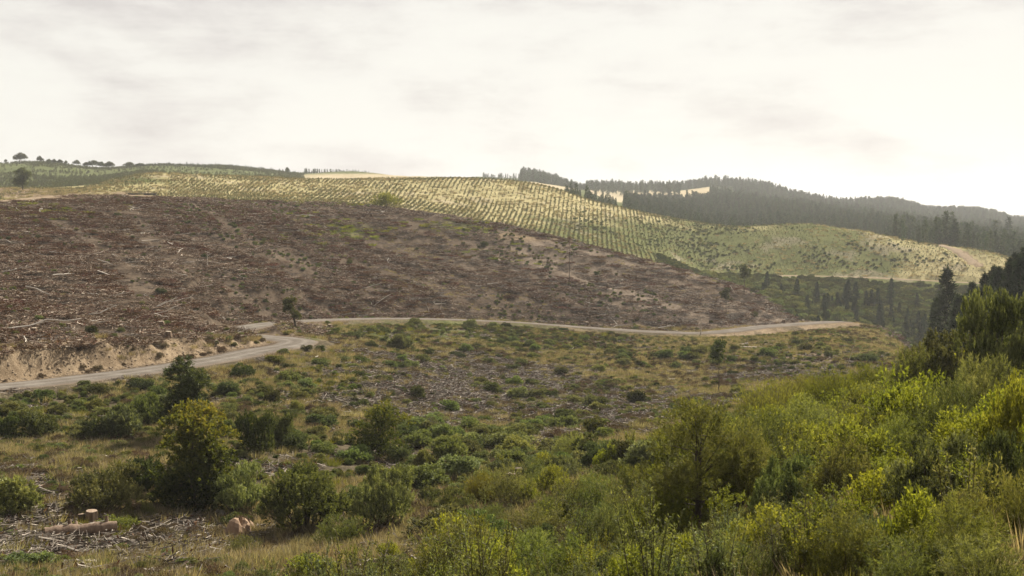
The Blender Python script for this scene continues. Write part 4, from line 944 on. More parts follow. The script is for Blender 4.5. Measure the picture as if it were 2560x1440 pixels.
# slash hill growth: fern patches and small shrubs
x, y = sample(16000, 130, 345, power=.6); z_ = zone(x, y); px, py = screen(x, y)
dens = G(px, py, 860, 578, 95, 26) + G(px, py, 1140, 568, 85, 12) * 1.3 + G(px, py, 90, 528, 120, 16) * .7 + G(px, py, 1380, 640, 140, 30) * .2 + G(px, py, 880, 505, 120, 8) * .5
k = (z_ > 7) & (z_ < 10.3) & roadfree(x, y) & visible(x, y, .5) & (rng.random(len(x)) < dens * .8)
scatter('bright_ferns', 'fern', pts_of(x[k], y[k]), rng.uniform(.6, 1.5, k.sum()), 'bright green regrowth in patches near the top of the cleared hill', 'ferns')
HL = [(742,790,'the leaning roadside tree'), (860,575,'the bright green regrowth patch'), (968,500,'the yellow-green crest bush'), (1425,660,'the standing dead sapling'), (520,660,'the pale snag'),
      (200,700,'the dark left slope'), (200,850,'the tan cut bank'), (450,560,'the upper left slope'), (1100,760,'the far road arm'), (1700,760,'the right foot of the hill'), (1600,650,'the right hill edge'), (1250,660,'the middle of the hill')]
hitems = grow(700, 130, 330, lambda px, py, x, y: 0.10 + G(px, py, 1320, 790, 60, 12) + G(px, py, 640, 740, 90, 30) * .6 + G(px, py, 1250, 600, 200, 30) * .2, 'deep', (0.35, 0.8), 'small dark shrub', 'small shrubs of the cleared hill', 'dark_shrub', (7, 10.3), road=5)
relabel(hitems, HL)

x, y = sample(9000, 118, 172, -22, -9, power=.6); px, py = screen(x, y)
bk = grid_lookup(BANK, x, y); er = grid_lookup(EROD, x, y)
k = (bk > .12) & (rng.random(len(x)) < np.where(er < .44, .30, .03))
scatter('bank_bracken', 'brown', pts_of(x[k], y[k], -.05), rng.uniform(.2, .6, k.sum()), 'brown dead scrub caught in the gullies of the tan cut bank', 'scrub')
k = (bk > .05) & (bk < .7) & (grid_lookup(np.minimum(ROADD, 50), x, y) > 5.2) & (rng.random(len(x)) < .8)
scatter('bank_slash', 'slash', pts_of(x[k], y[k], -.02), rng.uniform(.3, .7, k.sum()), 'slash hanging over the top of the tan cut bank', 'slash')
b = None
for v in range(3):
    b = Buf(); nu, nv = 7, 4; U, V = np.meshgrid(np.arange(nu) * 2 * math.pi / nu, np.linspace(-.5, 1.5, nv)); rad = rng.uniform(.65, 1.25, U.shape); rad[-1] = rad[-1, 0]
    P = np.stack([np.cos(U) * np.cos(V) * rad, np.sin(U) * np.cos(V) * rad, np.sin(V) * rad * .7], -1) * .5
    for i in range(nv - 1):
        for k_ in range(nu): b.quads(np.array([[P[i, k_], P[i, (k_ + 1) % nu], P[i + 1, (k_ + 1) % nu], P[i + 1, k_]]]), .3 + .4 * rng.random())
    me = b.mesh('clod', [M['clay']]); PROTO.setdefault('clod', []).append((me, None, me))
x, y = sample(16000, 116, 172, -22, -9, power=.6)
k = (grid_lookup(BANK, x, y) > .1) & (rng.random(len(x)) < .6)
scatter('clay_clods', 'clod', pts_of(x[k], y[k], -.03), rng.uniform(.1, .45, k.sum()) ** 1.3, 'clay clods and stones fallen from the tan cut bank', 'rubble')
x, y = sample(30000, 112, 300, power=.6); rd = grid_lookup(np.minimum(ROADD, 50), x, y)
k = (rd > 2.5) & (rd < 5.0) & (rng.random(len(x)) < .7)
scatter('road_edge_stones', 'clod', pts_of(x[k], y[k], -.02), rng.uniform(.08, .28, k.sum()), 'stones and gravel clods along the road edges', 'gravel')
# --- valley wood at right and dark pines
z_f = zone
TL = [(1865,700,'the dark slender sapling'), (2368,760,'the slim leading pine'), (2420,640,'the pale track on the planted hill'), (2200,700,'the far dirt track'), (2150,850,'the far road end'), (2500,800,'the big round topped bush'),
      (1640,488,'the pale clearing in the forest'), (1340,440,'the tall skyline pine block'), (1950,562,'the crest of the yellow-green hill'), (2280,580,'the planted hill shoulder'), (2000,480,'the high forest ridge'), (2450,540,'the right end of the skyline'),
      (800,425,'the dark skyline block'), (725,425,'the upright skyline tree'), (420,425,'the golden hilltop'), (330,418,'the rounded skyline tree'), (560,420,'the middle of the left skyline'), (1600,470,'the ridge row of pines'), (1750,520,'the front forest block')]
def conifers(n, r0, r1, a0, a1, densf, key, hr, what, group, name, zlim, limit, stuff, mind=2.0, hf=None):
    x, y = sample(n, r0, r1, a0, a1, 1.0); z_ = zone(x, y); px, py = screen(x, y)
    k = (z_ > zlim[0]) & (z_ < zlim[1]) & roadfree(x, y, 3.5) & visible(x, y, 9) & (rng.random(len(x)) < np.clip(densf(px, py, x, y), 0, 1))
    x, y, px, py = x[k], y[k], px[k], py[k]; s = rng.uniform(*hr, len(x)) * (1 + .3 * (rng.random(len(x)) < .10) * (hf is None)) * (.8 + .4 * fbm(x, y, 60, 2, 177)) * (1 if hf is None else hf(px))
    order = np.argsort(np.hypot(x, y) / s); its = []
    for i in order[:limit]:
        o = plant(name, key, float(x[i]), float(y[i]), float(s[i]), what, 'tree', group, math.hypot(x[i], y[i]) < 600, None, 1.0, None, ('crown', 'trunk'), -.2); its.append((px[i], py[i] - 20, what, o))
    relabel(its, TL)
    rest = order[limit:]
    if len(rest): scatter(name + '_forest', key, pts_of(x[rest], y[rest], -.2), s[rest], stuff, 'forest')
    print(name, len(order))
# nearest dark pines on the right, named one by one
for i, (a_, c_, r_, lab) in enumerate([(2368,668,235,'tallest slim pine, left end of the dark pine stand'),(2400,738,225,'dark pine just right of the slim leading pine'),(2432,704,215,'second tallest dark pine behind the big round bush'),
        (2462,682,205,'pointed dark pine rising behind the big round bush'),(2495,668,198,'dark pine third from the right edge'),(2522,655,190,'dark pine second from the right edge'),(2552,640,182,'dark pine cut by the right edge'),(2340,745,240,'shorter pine at the foot of the slim leading pine')]):
    az_, sl_ = ray(a_, c_); x_, y_ = math.sin(az_) * r_, math.cos(az_) * r_; g_ = float(ground(x_, y_)); H = sl_ * r_ - g_
    o = plant('pine_tree', 'pine', x_, y_, H / 12.0, lab, 'tree', 'dark pines at right', True, i, 1, None, ('crown', 'trunk'), 0); o.scale = (H/12*.85,)*2 + (H/12,)
conifers(2600, 165, 262, 16.6, 24, lambda px, py, x, y: 0.9 * (px > 2385), 'pine', (0.38, 0.62), 'dense dark pine', 'dark pines at right', 'pine_tree', (3, 9), 160, '')
conifers(2400, 330, 490, 9, 23, lambda px, py, x, y: ((px > 2030) * .16 + (px > 1840) * .02) * (z_f(x, y) < 12.6) * (fbm(x, y, 25, 3, 141) > .44), 'pine', (0.22, 0.56), 'mid green valley pine', 'pines on the far valley side', 'valley_pine', (10.6, 12.8), 250, 'scattered pines on the valley side')
witems = grow(4200, 330, 492, lambda px, py, x, y: .85 * (px > 1750), 'sage', (.7, 1.7), 'low shrub on the valley side', 'shrubs of the far valley side', 'valley_shrub', (10.6, 12.75), a0=7, a1=23, limit=300, stuff='dense low shrubs covering the far valley side')
relabel([(a_, b_, 'low shaded shrub', o) for a_, b_, _, o in witems], TL)
# --- plantation seedlings
order = np.argsort(np.hypot(SEED[:, 0], SEED[:, 1])); order = order
for i in order[:300]:
    plant('young_pine', 'seedling', float(SEED[i, 0]), float(SEED[i, 1]), random.uniform(.35, .65), 'young pine seedling in the nearest planted rows of the far slope', 'young pine', 'young pines in planted rows', False)
r_ = order[300:]
scatter('young_pine_rows', 'seedling', pts_of(SEED[r_, 0], SEED[r_, 1]), rng.uniform(.26, .56, len(r_)) * np.interp(SEEDPX[r_], [300, 1500, 1900], [1.0, 1.0, .75]), 'rows of young pines planted across the far slope', 'young pines')
# pale dry grass between the rows
x, y = sample(24000, 370, 620, power=1); z_ = zone(x, y); px, py = screen(x, y)
k = (z_ > np.where(px > 1700, 12.95, 11.05)) & (z_ < 14.1) & visible(x, y, .5) & roadfree(x, y, 3.5) & (rng.random(len(x)) < (.35 + 1.2 * (fbm(x, y, 12, 3, 151) - .4)) * (1 - .75 * gauss(px, py, 1750, 610, 430, 80)))
scatter('plantation_grass', 'tuft', pts_of(x[k], y[k]), rng.uniform(.8, 1.6, k.sum()), 'pale dry grass between the planted rows', 'grass')
x, y = sample(22000, 410, 620, power=1); z_ = zone(x, y); px, py = screen(x, y)
k = (z_ > 13.0) & (z_ < 14.15) & visible(x, y, .6) & roadfree(x, y, 3.5) & (rng.random(len(x)) < np.clip((gauss(px, py, 1700, 620, 330, 70) * 1.1 + gauss(px, py, 2080, 650, 330, 36) * .7) * (.25 + 4 * (fbm(x, y, 10, 3, 157) - .42)), 0, .9))
scatter('plantation_scrub', 'sage', pts_of(x[k], y[k], -.04), rng.uniform(.2, .6, k.sum()), 'green regrowth among the young pines on the right of the far slope', 'scrub')
for nm_, ky_, n_, sr_, lb_ in (('valley_side_scrub', 'sage', 16000, (.35, .9), 'olive scrub filling the far valley side below the dirt track'), ('valley_side_bracken', 'brown', 7000, (.4, .9), 'brown bracken on the far valley side'), ('valley_side_dark_scrub', 'deep', 18000, (.5, 1.5), 'dark scrub on the far valley side')):
    x, y = sample(n_, 340, 492, 6, 23, power=1); z_ = zone(x, y); px, py = screen(x, y)
    k = (z_ > 10.6) & (z_ < 12.9) & visible(x, y, .8) & roadfree(x, y, 3.5) & (px > 1650) & (rng.random(len(x)) < np.clip((fbm(x, y, 12, 3, 400 + n_) - .40) * 6, .1, 1))
    scatter(nm_, ky_, pts_of(x[k], y[k], -.04), rng.uniform(*sr_, k.sum()), lb_, 'scrub')
x, y = sample(22000, 620, 1080, -22, -6, power=1); z_ = zone(x, y); px, py = screen(x, y)
k = (z_ > 14.9) & (z_ < 17.05) & visible(x, y, .8) & (px < 760) & (rng.random(len(x)) < np.clip(.75 - 1.4 * (fbm(x, y, 60, 3, 159) > .55), .12, 1))
scatter('green_hill_plantation', 'seedling', pts_of(x[k], y[k], -.04), rng.uniform(.55, 1.15, k.sum()), 'dense young green plantation on the far left hills', 'plantation')
# --- forests far off
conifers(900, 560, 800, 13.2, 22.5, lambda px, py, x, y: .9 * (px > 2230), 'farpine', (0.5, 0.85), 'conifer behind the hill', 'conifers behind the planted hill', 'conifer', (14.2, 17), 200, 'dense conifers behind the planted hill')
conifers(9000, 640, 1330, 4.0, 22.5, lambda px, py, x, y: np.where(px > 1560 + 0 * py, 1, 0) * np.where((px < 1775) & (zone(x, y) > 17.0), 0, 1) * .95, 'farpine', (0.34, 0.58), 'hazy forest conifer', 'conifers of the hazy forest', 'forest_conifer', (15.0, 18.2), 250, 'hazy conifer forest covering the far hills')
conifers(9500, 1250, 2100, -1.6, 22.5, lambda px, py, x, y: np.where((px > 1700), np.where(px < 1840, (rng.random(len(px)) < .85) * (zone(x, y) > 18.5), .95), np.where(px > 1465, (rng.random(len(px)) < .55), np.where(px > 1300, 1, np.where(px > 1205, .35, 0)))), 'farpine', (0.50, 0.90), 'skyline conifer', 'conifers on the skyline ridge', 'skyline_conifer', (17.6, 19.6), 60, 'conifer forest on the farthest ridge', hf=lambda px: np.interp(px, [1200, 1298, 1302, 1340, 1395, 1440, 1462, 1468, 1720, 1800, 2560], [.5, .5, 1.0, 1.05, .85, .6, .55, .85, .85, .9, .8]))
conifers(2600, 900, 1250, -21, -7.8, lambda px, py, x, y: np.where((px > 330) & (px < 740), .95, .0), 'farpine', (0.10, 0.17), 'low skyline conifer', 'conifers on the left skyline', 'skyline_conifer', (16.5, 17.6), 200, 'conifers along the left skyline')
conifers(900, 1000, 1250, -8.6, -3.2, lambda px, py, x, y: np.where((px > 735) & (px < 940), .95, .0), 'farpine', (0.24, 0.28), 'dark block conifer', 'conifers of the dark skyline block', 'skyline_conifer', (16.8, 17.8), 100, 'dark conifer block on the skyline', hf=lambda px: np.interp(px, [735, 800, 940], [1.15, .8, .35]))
conifers(500, 610, 850, 2, 4.6, lambda px, py, x, y: .5 * (px > 1415) * (px < 1545) * (1 - (px > 1450) * (px < 1462)), 'farpine', (.22, .5), 'small dark gully pine', 'small pines behind the planted crest', 'gully_pine', (14.6, 16.6), 60, 'small pines behind the planted crest')
for a_, b_, c_, w_, lab in [(50,409,384,34,'spreading crowned tree standing alone on the left skyline'),(100,409,392,18,'upright skyline tree right of the spreading one'),(122,410,398,14,'first of three small skyline trees'),(136,411,399,15,'middle of three small skyline trees'),
        (150,412,400,15,'last of three small skyline trees'),(165,413,402,10,'tiny skyline tree left of the dense clump'),(192,416,401,20,'tree at the left of the dense skyline clump'),(232,420,402,34,'broad tree, tallest of the skyline clump'),(215,420,408,26,'low tree in the skyline clump'),(255,424,408,24,'tree near the right of the skyline clump'),(272,426,407,28,'tree closing the skyline clump'),
        (325,424,410,30,'rounded skyline tree right of the clump'),(352,422,411,26,'low rounded skyline tree'),(14,409,400,8,'tiny tree at the far left of the skyline'),(718,434,419,12,'upright tree left of the dark skyline block')]:
    stand('skyline_tree', 'skytree', a_, b_ + 1, c_, lab, 'tree', width=w_, rmin=800, var=a_)

# ------------------------------------------------------------------ logs, stumps, boulders and dead wood
M['cutwood'] = wood_mat('bare_log_wood', [(0.04,0.03,0.022), (0.13,0.088,0.062), (0.27,0.195,0.14), (0.42,0.33,0.25)], 7)
M['bark'] = wood_mat('dark_bark', [(0.025,0.018,0.014), (0.06,0.045,0.036), (0.12,0.09,0.07)], 8)
M['silver'] = wood_mat('weathered_log_wood', [(0.22,0.18,0.15), (0.38,0.33,0.28), (0.52,0.47,0.40), (0.62,0.58,0.52)], 6)
M['rust'] = wood_mat('ochre_boulder', [(0.15,0.095,0.06), (0.30,0.20,0.13), (0.44,0.33,0.23)], 2.5)
M['stone'] = wood_mat('pale_stone', [(0.25,0.22,0.19), (0.45,0.42,0.38), (0.60,0.57,0.53)], 4)
def solid(name, bufs, mat, parent=None):
    me = bufs.mesh(name, [mat]); me.shade_smooth(); o = base_obj(name, me, parent); return o
def log_mesh(L, r, bendy=0.05, n=15, sides=12, knots=3, taper=0.7):
    b = Buf(); t = np.linspace(0, 1, n); P = np.stack([(t - .5) * L, np.cumsum(rng.normal(size=n)) * bendy * L / n, r * 0.75 + np.abs(rng.normal(size=n)) * bendy * r], 1)
    R = r * (1 - (1 - taper) * t) * (1 + rng.normal(size=n) * .07); b.tube(P, R, 0.5, 0, sides)
    for e, s_ in ((0, 1), (n - 1, -1)):      # cut faces
        c = P[e]; th = np.arange(sides) * 2 * math.pi / sides
        for k in range(0, sides, 2):
            q = [c, c, c, c]; rr = R[e]
            ring = [c + rr * np.array([0, math.cos(th[m % sides]), math.sin(th[m % sides])]) for m in (k, k + 1, k + 2)]
            b.quads(np.array([[c + np.array([-0.01 * s_, 0, 0]), ring[0], ring[1], ring[2]]]), 0.95)
    for _ in range(knots):
        i = rng.integers(1, n - 1); d_ = unit(np.array([rng.normal() * .6, rng.normal(), abs(rng.normal())])); b.tube([P[i], P[i] + d_ * r * rng.uniform(1.1, 1.5)], [r * .28, r * .2], .5, 0, 5)
    return b
def put_log(name, px, py, Lpx, rpx, ang, mat, label, cat='log', tilt=0.0, bendy=.05, dz=0.0):
    p = at(px, py); r = math.hypot(p.x, p.y); m_ = r / F
    o = solid(name, log_mesh(Lpx * m_, rpx * m_, bendy), mat); o.location = (p.x, p.y, p.z + dz); o.rotation_euler = (0, tilt, ang)
    tagit(o, label, cat); return o
put_log('fallen_log', 205, 1352, 165, 21, 0.35, M['cutwood'], 'big pinkish brown fallen log lying below the cut stump', tilt=-.05)
put_log('fallen_log', 95, 1362, 40, 6, 0.1, M['cutwood'], 'short orange-brown log piece left of the big fallen log')
put_log('fallen_log', 195, 1424, 85, 12, 0.15, M['silver'], 'grey log with a round cut end at the bottom left')
put_log('fallen_log', 205, 1398, 60, 6, 0.9, M['silver'], 'pale debarked pole propped up in the bottom left brush', tilt=-.5)
put_log('fallen_log', 190, 1390, 40, 4, 1.0, M['silver'], 'thin pale pole beside the propped one', tilt=-.55)
put_log('fallen_log', 150, 1438, 14, 8, 1.4, M['silver'], 'upright pale log end at the bottom left edge', tilt=-1.2)
put_log('fallen_log', 180, 1436, 70, 6, 0.05, M['silver'], 'bleached log lowest in the bottom left heap')
put_log('fallen_log', 1095, 1066, 66, 4, 0.1, M['silver'], 'grey log lying alone in the middle of the valley')
put_log('fallen_log', 875, 1002, 22, 3.5, -0.9, M['silver'], 'short white log left of the central slash patch')
put_log('fallen_log', 1320, 1062, 40, 3, -0.5, M['silver'], 'white stick left of the dome shaped shrub')
put_log('fallen_log', 110, 1243, 50, 5, 0.1, M['silver'], 'pale log above the brush on the left')
put_log('fallen_log', 1130, 1192, 110, 4, 0.12, M['bark'], 'dark pole lying left of the twin stump')
put_log('fallen_log', 1080, 1200, 28, 4, -0.4, M['silver'], 'short pale stick in front of the dark pole')
put_log('fallen_log', 30, 1152, 60, 4, 0.05, M['silver'], 'pale log crossing the tan grass at the left edge')
put_log('fallen_log', 60, 990, 70, 2.5, 0.05, M['bark'], 'thin dark pole under the road edge at left')
put_log('fallen_log', 1850, 868, 46, 4, 0.3, M['silver'], 'log in the small pile under the far road end', tilt=-.2)
put_log('fallen_log', 1872, 873, 40, 4, 0.1, M['silver'], 'second log in the small pile under the far road end')
put_log('fallen_log', 1215, 1345, 50, 5, 0.5, M['bark'], 'dark stick among the lime bushes at the bottom centre', tilt=-.2, dz=.3)
def stump(px, py, wpx, hpx, matb, matt, label, lean=0.0):
    p = at(px, py); r = math.hypot(p.x, p.y); m_ = r / F; R = wpx * m_ / 2; H = hpx * m_
    root = bpy.data.objects.new('tree_stump', None); COL.objects.link(root); root.location = p; root.rotation_euler = (0, lean, random.random() * 6)
    b = Buf(); n = 12; th = np.arange(n) * 2 * math.pi / n; z = [-.2, 0.05, H * .3, H * .97]; f = [1.5, 1.35, 1.05, 1.0]
    wob = 1 + rng.normal(size=n) * .09; rings = [np.stack([np.cos(th) * R * f[k] * (wob if k < 2 else (wob + 1) / 2), np.sin(th) * R * f[k] * (wob if k < 2 else (wob + 1) / 2), np.full(n, z[k]) + (k == 3) * np.cos(th) * H * .04], 1) for k in range(4)]
    for k in range(3):
        for i in range(n):
            q = (i + 1) % n; b.quads(np.array([[rings[k][i], rings[k][q], rings[k+1][q], rings[k+1][i]]]), .3 + .5 * rng.random())
    for k in range(5):
        a = th[k * 2]; b.tube([(math.cos(a) * R, math.sin(a) * R, .12), (math.cos(a) * R * 1.9, math.sin(a) * R * 1.9, -.08)], [R * .28, R * .1], .4, 0, 5)
    solid('bark', b, matb, root)
    c = Buf(); top = rings[3] * np.array([.97, .97, 1]); ctr = top.mean(0) + np.array([0, 0, .02])
    for i in range(0, n, 2): c.quads(np.array([[ctr, top[i], top[(i + 1) % n], top[(i + 2) % n]]]), .8)
    solid('cut_face', c, matt, root); tagit(root, label, 'stump'); return root
stump(230, 1312, 27, 34, M['cutwood'], M['cutwood'], 'cut stump with pinkish bare sides behind the big fallen log')
stump(204, 1314, 17, 25, M['bark'], M['cutwood'], 'dark stump against the left side of the pinkish cut stump')
stump(1278, 1228, 26, 40, M['bark'], M['cutwood'], 'blackened left half of the twin stump in mid valley')
stump(1302, 1218, 24, 38, M['bark'], M['bark'], 'right half of the twin stump, dark with grey top', .1)
stump(1158, 1288, 18, 34, M['bark'], M['bark'], 'small black stump in the tall grass left of the twin stump', .15)
def boulder(name, px, py, wpx, hpx, mat, label, cat='boulder'):
    p = at(px, py); r = math.hypot(p.x, p.y); m_ = r / F; b = Buf(); nu, nv = 18, 10
    u = np.linspace(0, 2 * math.pi, nu, endpoint=False); v = np.linspace(-.4, math.pi / 2 * .97, nv); U, V = np.meshgrid(u, v)
    sd = rng.integers(0, 999); rad = 1 + .5 * (fbm(np.cos(U) * 1.6 + sd, np.sin(U) * 1.6 + V * 1.5, 1.0, 3, 3) - .5) + .2 * np.cos(2 * U + sd)
    rad = rad * np.where(np.cos(U) > -2, 1, 1)
    P = np.stack([np.cos(U) * np.cos(V) * rad * wpx * m_ / 2, np.sin(U) * np.cos(V) * rad * wpx * m_ / 2.4, np.sin(V) * rad * hpx * m_], -1)
    P[:, 0] = P[:, -1]
    for i in range(nv - 1):
        for k in range(nu): b.quads(np.array([[P[i, k], P[i, (k + 1) % nu], P[i + 1, (k + 1) % nu], P[i + 1, k]]]), .35 + .3 * rng.random())
    me = b.mesh(name, [mat]); o = base_obj(name, me); o.location = p; o.rotation_euler = (0, 0, rng.random() * 6); tagit(o, label, cat); return o
boulder('boulder', 597, 1345, 74, 42, M['rust'], 'orange-brown clay boulder left of the largest shrubs')
boulder('boulder', 625, 1335, 40, 26, M['rust'], 'smaller orange lump leaning on the clay boulder')
for a_, b_, w_, h_, lab in [(548,1300,34,14,'white stone cluster beyond the orange clay boulder'),(500,1306,30,8,'flat white stone left of the white stone cluster'),(470,1322,22,12,'pale tilted stone in front of the golden tree'),(463,1360,30,9,'pale flat stone below the tilted stone'),(385,1378,44,10,'whitish stone pile in the lower left brush'),(1186,1325,14,14,'white round stone among the lime bushes'),(84,1137,16,10,'white stone in the tan grass at left'),
        (1370,1000,12,7,'white stone in the central slash patch'),(1128,925,16,10,'white stone at the top of the central slash patch'),(230,1335,20,6,'small stone beside the cut stump'),(1150,870+60,12,6,'small pale stone right of the slash patch top')]:
    boulder('pale_stone', a_, b_, w_, h_, M['stone'], lab, 'stone')

# pale sticks lying on the cleared hill: one object each
def branch_mesh(L, r):
    b = Buf(); n = 6; t = np.linspace(0, 1, n); P = np.stack([(t - .5) * L, np.cumsum(rng.normal(size=n)) * .07 * L, .15 + np.abs(rng.normal(size=n)) * .08 + .12 * L * t * rng.random()], 1)
    b.tube(P, r * (1 - .6 * t), rng.uniform(.6, 1), 0, 5)
    for _ in range(rng.integers(0, 4)):
        i = rng.integers(1, n - 1); d_ = np.array([rng.uniform(.2, 1), rng.choice([-1, 1]) * rng.uniform(.3, 1), rng.uniform(.1, .5)]); b.tube([P[i], P[i] + d_ * L * .2], [r * .6, r * .25], .8, 0, 4)
    return b.mesh('fallen_branch', [M['silver']])
BR = [branch_mesh(rng.uniform(1.6, 4.4), rng.uniform(.045, .09)) for _ in range(16)]
bitems = []
NAMED = [(520,672,0.1,1.1,'pale snag'),(640,630,.6,2.2,''),(120,745,.05,2.2,''),(300,745,.1,1.5,''),(230,790,.5,1.8,''),(270,700,1.2,1.6,''),(160,700,1.3,1.6,''),(440,690,.1,1.6,''),(560,680,.05,1.2,''),(100,830,.4,2.4,''),(400,790,.4,1.6,''),(500,735,.2,1.6,''),
         (650,620,.5,1.4,''),(700,625,.9,1.0,''),(330,515,-1,1.1,''),(1115,712,-.9,1.1,''),(945,770,.7,1.6,''),(1080,775,-1.2,1.3,''),(1100,775,1.5,1.3,''),(1200,720,.8,1.2,''),(1230,715,.9,1.2,''),(1480,765,.6,1.1,''),(180,530,.1,1.1,''),(760,545,.6,1.2,''),(600,690,1.4,1.3,'')]
spots = [(at(a, b), c, s * .85) for a, b, c, s, _ in NAMED]
x, y = sample(2500, 128, 340, power=.55); z_ = zone(x, y); px, py = screen(x, y)
dens = .10 + G(px, py, 420, 520, 160, 14) * .7 + G(px, py, 740, 535, 110, 16) * .6 + .25 * (px < 800) * (fbm(x, y, 18, 2, 171) > .5) + G(px, py, 1500, 640, 260, 50) * .22
k = (z_ > 7) & (z_ < 10.3) & roadfree(x, y, 6.5) & visible(x, y, .4) & (rng.random(len(x)) < dens) & (px > -40) & (px < 2600)
for i in np.nonzero(k)[0][:190 - len(spots)]: spots.append((Vector((x[i], y[i], float(ground(x[i], y[i])) + .1)), rng.normal() * 1.2, rng.uniform(.45, 1.2)))
for i, (p, ang, s_) in enumerate(spots):
    o = base_obj('fallen_branch', BR[i % len(BR)]); o.location = p; o.rotation_euler = (rng.normal() * .1, rng.normal() * .22, ang); o.scale = (s_,) * 3
    tagit(o, '', 'branch', 'pale branches on the cleared hill'); q = project(p.x, p.y, p.z); bitems.append((q[0], q[1], 'bleached broken branch', o))
sit = []
b = Buf(); th_ = np.arange(8) * .7854; r0_ = np.stack([np.cos(th_) * .34, np.sin(th_) * .34, th_ * 0 - .1], 1); r1_ = np.stack([np.cos(th_) * .24, np.sin(th_) * .24, th_ * 0 + .38], 1)
for i in range(8): b.quads(np.array([[r0_[i], r0_[(i + 1) % 8], r1_[(i + 1) % 8], r1_[i]]]), .25)
for i in range(0, 8, 2): b.quads(np.array([[[0, 0, .39], r1_[i], r1_[(i + 1) % 8], r1_[(i + 2) % 8]]]), .8)
sm_ = b.mesh('low_stump', [M['slashwood']])
x, y = sample(260, 128, 335, power=.6); z_ = zone(x, y); px, py = screen(x, y)
k = (z_ > 6.9) & (z_ < 10.3) & roadfree(x, y, 6) & visible(x, y, .4) & (px > -20) & (px < 2540)
for i in np.nonzero(k)[0][:110]:
    o = base_obj('tree_stump', sm_); o.location = (x[i], y[i], float(ground(x[i], y[i])) + .12); s_ = rng.uniform(.7, 1.4); o.scale = (s_, s_, s_ * rng.uniform(.7, 1.3)); o.rotation_euler = (0, 0, rng.random() * 6)
    tagit(o, '', 'stump', 'low stumps on the cleared hill'); sit.append((px[i], py[i], 'low sawn stump in slash', o))
relabel(sit, HL)
relabel(bitems, HL); print('branches', len(bitems))
vit = []
x, y = sample(1500, 50, 230, power=.9); z_ = zone(x, y); px, py = screen(x, y)
dens = .06 + G(px, py, 1200, 975, 230, 60) * .5 + G(px, py, 150, 1370, 200, 60) * .8 + G(px, py, 60, 1190, 150, 50) * .5 + G(px, py, 1950, 935, 150, 25) * .7
k = (z_ > 1) & (z_ < 5.6) & roadfree(x, y, 4) & visible(x, y, .4) & (rng.random(len(x)) < dens) & (px > -20) & (px < 2580)
for i in np.nonzero(k)[0][:100]:
    o = base_obj('fallen_branch', BR[rng.integers(len(BR))]); s_ = rng.uniform(.3, .7); o.location = (x[i], y[i], float(ground(x[i], y[i])) + .02); o.rotation_euler = (0, rng.normal() * .12, rng.random() * 6); o.scale = (s_,) * 3
    tagit(o, '', 'branch', 'weathered branches on the valley floor'); vit.append((px[i], py[i], 'weathered grey branch', o))
relabel(vit)
# standing dead stems
def dead_tree(px, py, toppy, label, lean=0, twigs=14, r=.06, red=False):
    p = at(px, py); rr = math.hypot(p.x, p.y); H = (py - toppy) / F * rr
    root = bpy.data.objects.new('dead_sapling', None); COL.objects.link(root); root.location = p
    b = Buf(); t = np.linspace(0, 1, 6); P = np.stack([lean * H * t + rng.normal(size=6) * .04, rng.normal(size=6) * .04, -.2 + (H + .2) * t], 1); b.tube(P, r * (1 - .75 * t), .5, 0, 5); solid('trunk', b, M['bark'] if red else M['silver'], root)
    c = Buf(); u = rng.uniform(.45, 1, twigs); A = np.stack([np.interp(u, t, P[:, k]) for k in range(3)], 1); d_ = rand_dirs(twigs); d_[:, 2] = abs(d_[:, 2]) * .6 + .2
    c.twigs(A, A + unit(d_) * (H * .12 * rng.uniform(.4, 1.2, twigs))[:, None], r * .3, r * .12, .5)
    if red: leaves(c, np.repeat(A[u > .8], 12, 0) + rng.normal(size=((u > .8).sum() * 12, 3)) * .25, rand_dirs((u > .8).sum() * 12), .4, .1, .5)
    solid('twigs', c, L_['rust'] if red else M['silver'], root); tagit(root, label, 'dead tree')
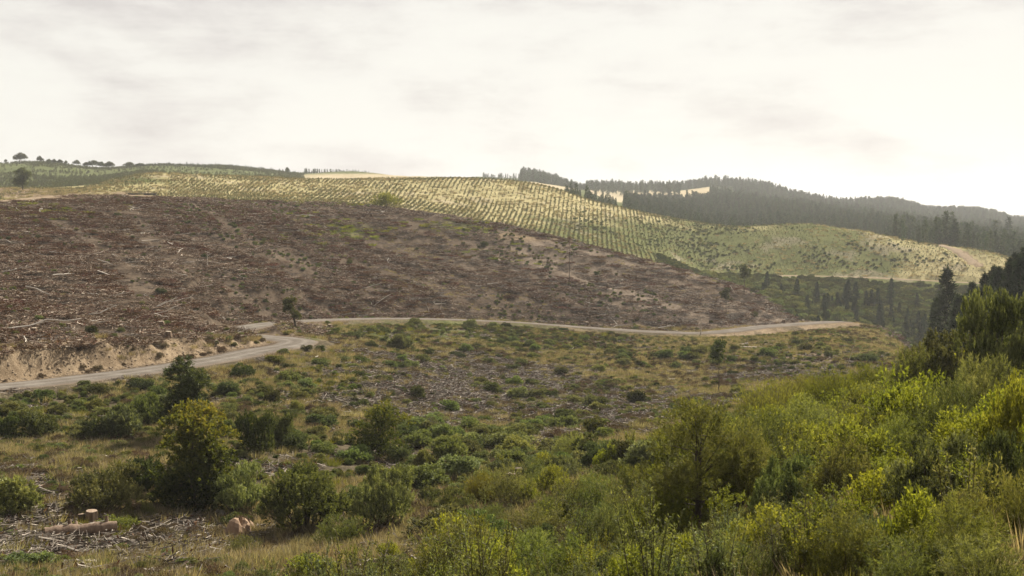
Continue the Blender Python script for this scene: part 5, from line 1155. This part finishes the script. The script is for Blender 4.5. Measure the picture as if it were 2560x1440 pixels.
dead_tree(1422, 722, 592, 'tall bare dead sapling with rusty top on the cleared hill', 0.02, 26, .09, True)
dead_tree(519, 690, 650, 'short pale snag standing on the dark slash slope', 0, 4, .1)
dead_tree(1075, 792, 760, 'pale leaning dead stem above the far road arm', -.3, 4, .07)
dead_tree(1103, 792, 758, 'pale upright dead stem right of the leaning one above the road', .02, 4, .06)
dead_tree(2115, 925, 855, 'thin leaning dead stem at the right end of the spur', .3, 8, .05)
dead_tree(1752, 838, 800, 'short dark stub standing at the road edge on the right', 0, 4, .12)
dead_tree(1945, 800, 762, 'forked dead stem left of the far road end', -.3, 12, .06)
# road side timber stack on the crest at the far left
rt = bpy.data.objects.new('log_stack', None); COL.objects.link(rt); p = at(355, 489); rt.location = p
for k in range(9):
    b = log_mesh(9.0 * rng.uniform(.8, 1), .22, .01, 5, 6, 0, .9); o = solid('stacked_log', b, M['bark'], rt); row = 0 if k < 5 else 1; o.location = (0, (k % 5) * .46 + row * .22, row * .38)
tagit(rt, 'low dark stack of logs on the crest below the yellow plantation', 'log stack')

# ------------------------------------------------------------------ haze
bm_v = [(x_, y_, z_) for x_ in (-9300, 9300) for y_ in (-9300, 9300) for z_ in (min(-70, float(HG.min()) - 2), max(95, float(HG.max()) + 40))]
hz = bpy.data.meshes.new('haze'); hz.from_pydata(bm_v, [], [(0, 1, 3, 2), (4, 6, 7, 5), (0, 4, 5, 1), (2, 3, 7, 6), (0, 2, 6, 4), (1, 5, 7, 3)]); hz.update()
m, t = new_mat('haze_air'); pv = t.nodes.new('ShaderNodeVolumePrincipled'); pv.inputs['Color'].default_value = (0.95, 0.97, 1.0, 1); pv.inputs['Density'].default_value = 0.00013; pv.inputs['Anisotropy'].default_value = 0.3
oo = t.nodes.new('ShaderNodeOutputMaterial'); t.links.new(pv.outputs[0], oo.inputs['Volume']); hz.materials.append(m)
ho = bpy.data.objects.new('haze', hz); COL.objects.link(ho); ho['kind'] = 'stuff'
print('z range', HG.min(), HG.max(), 'tris own', sum(len(me.polygons) * 2 for me in bpy.data.meshes))
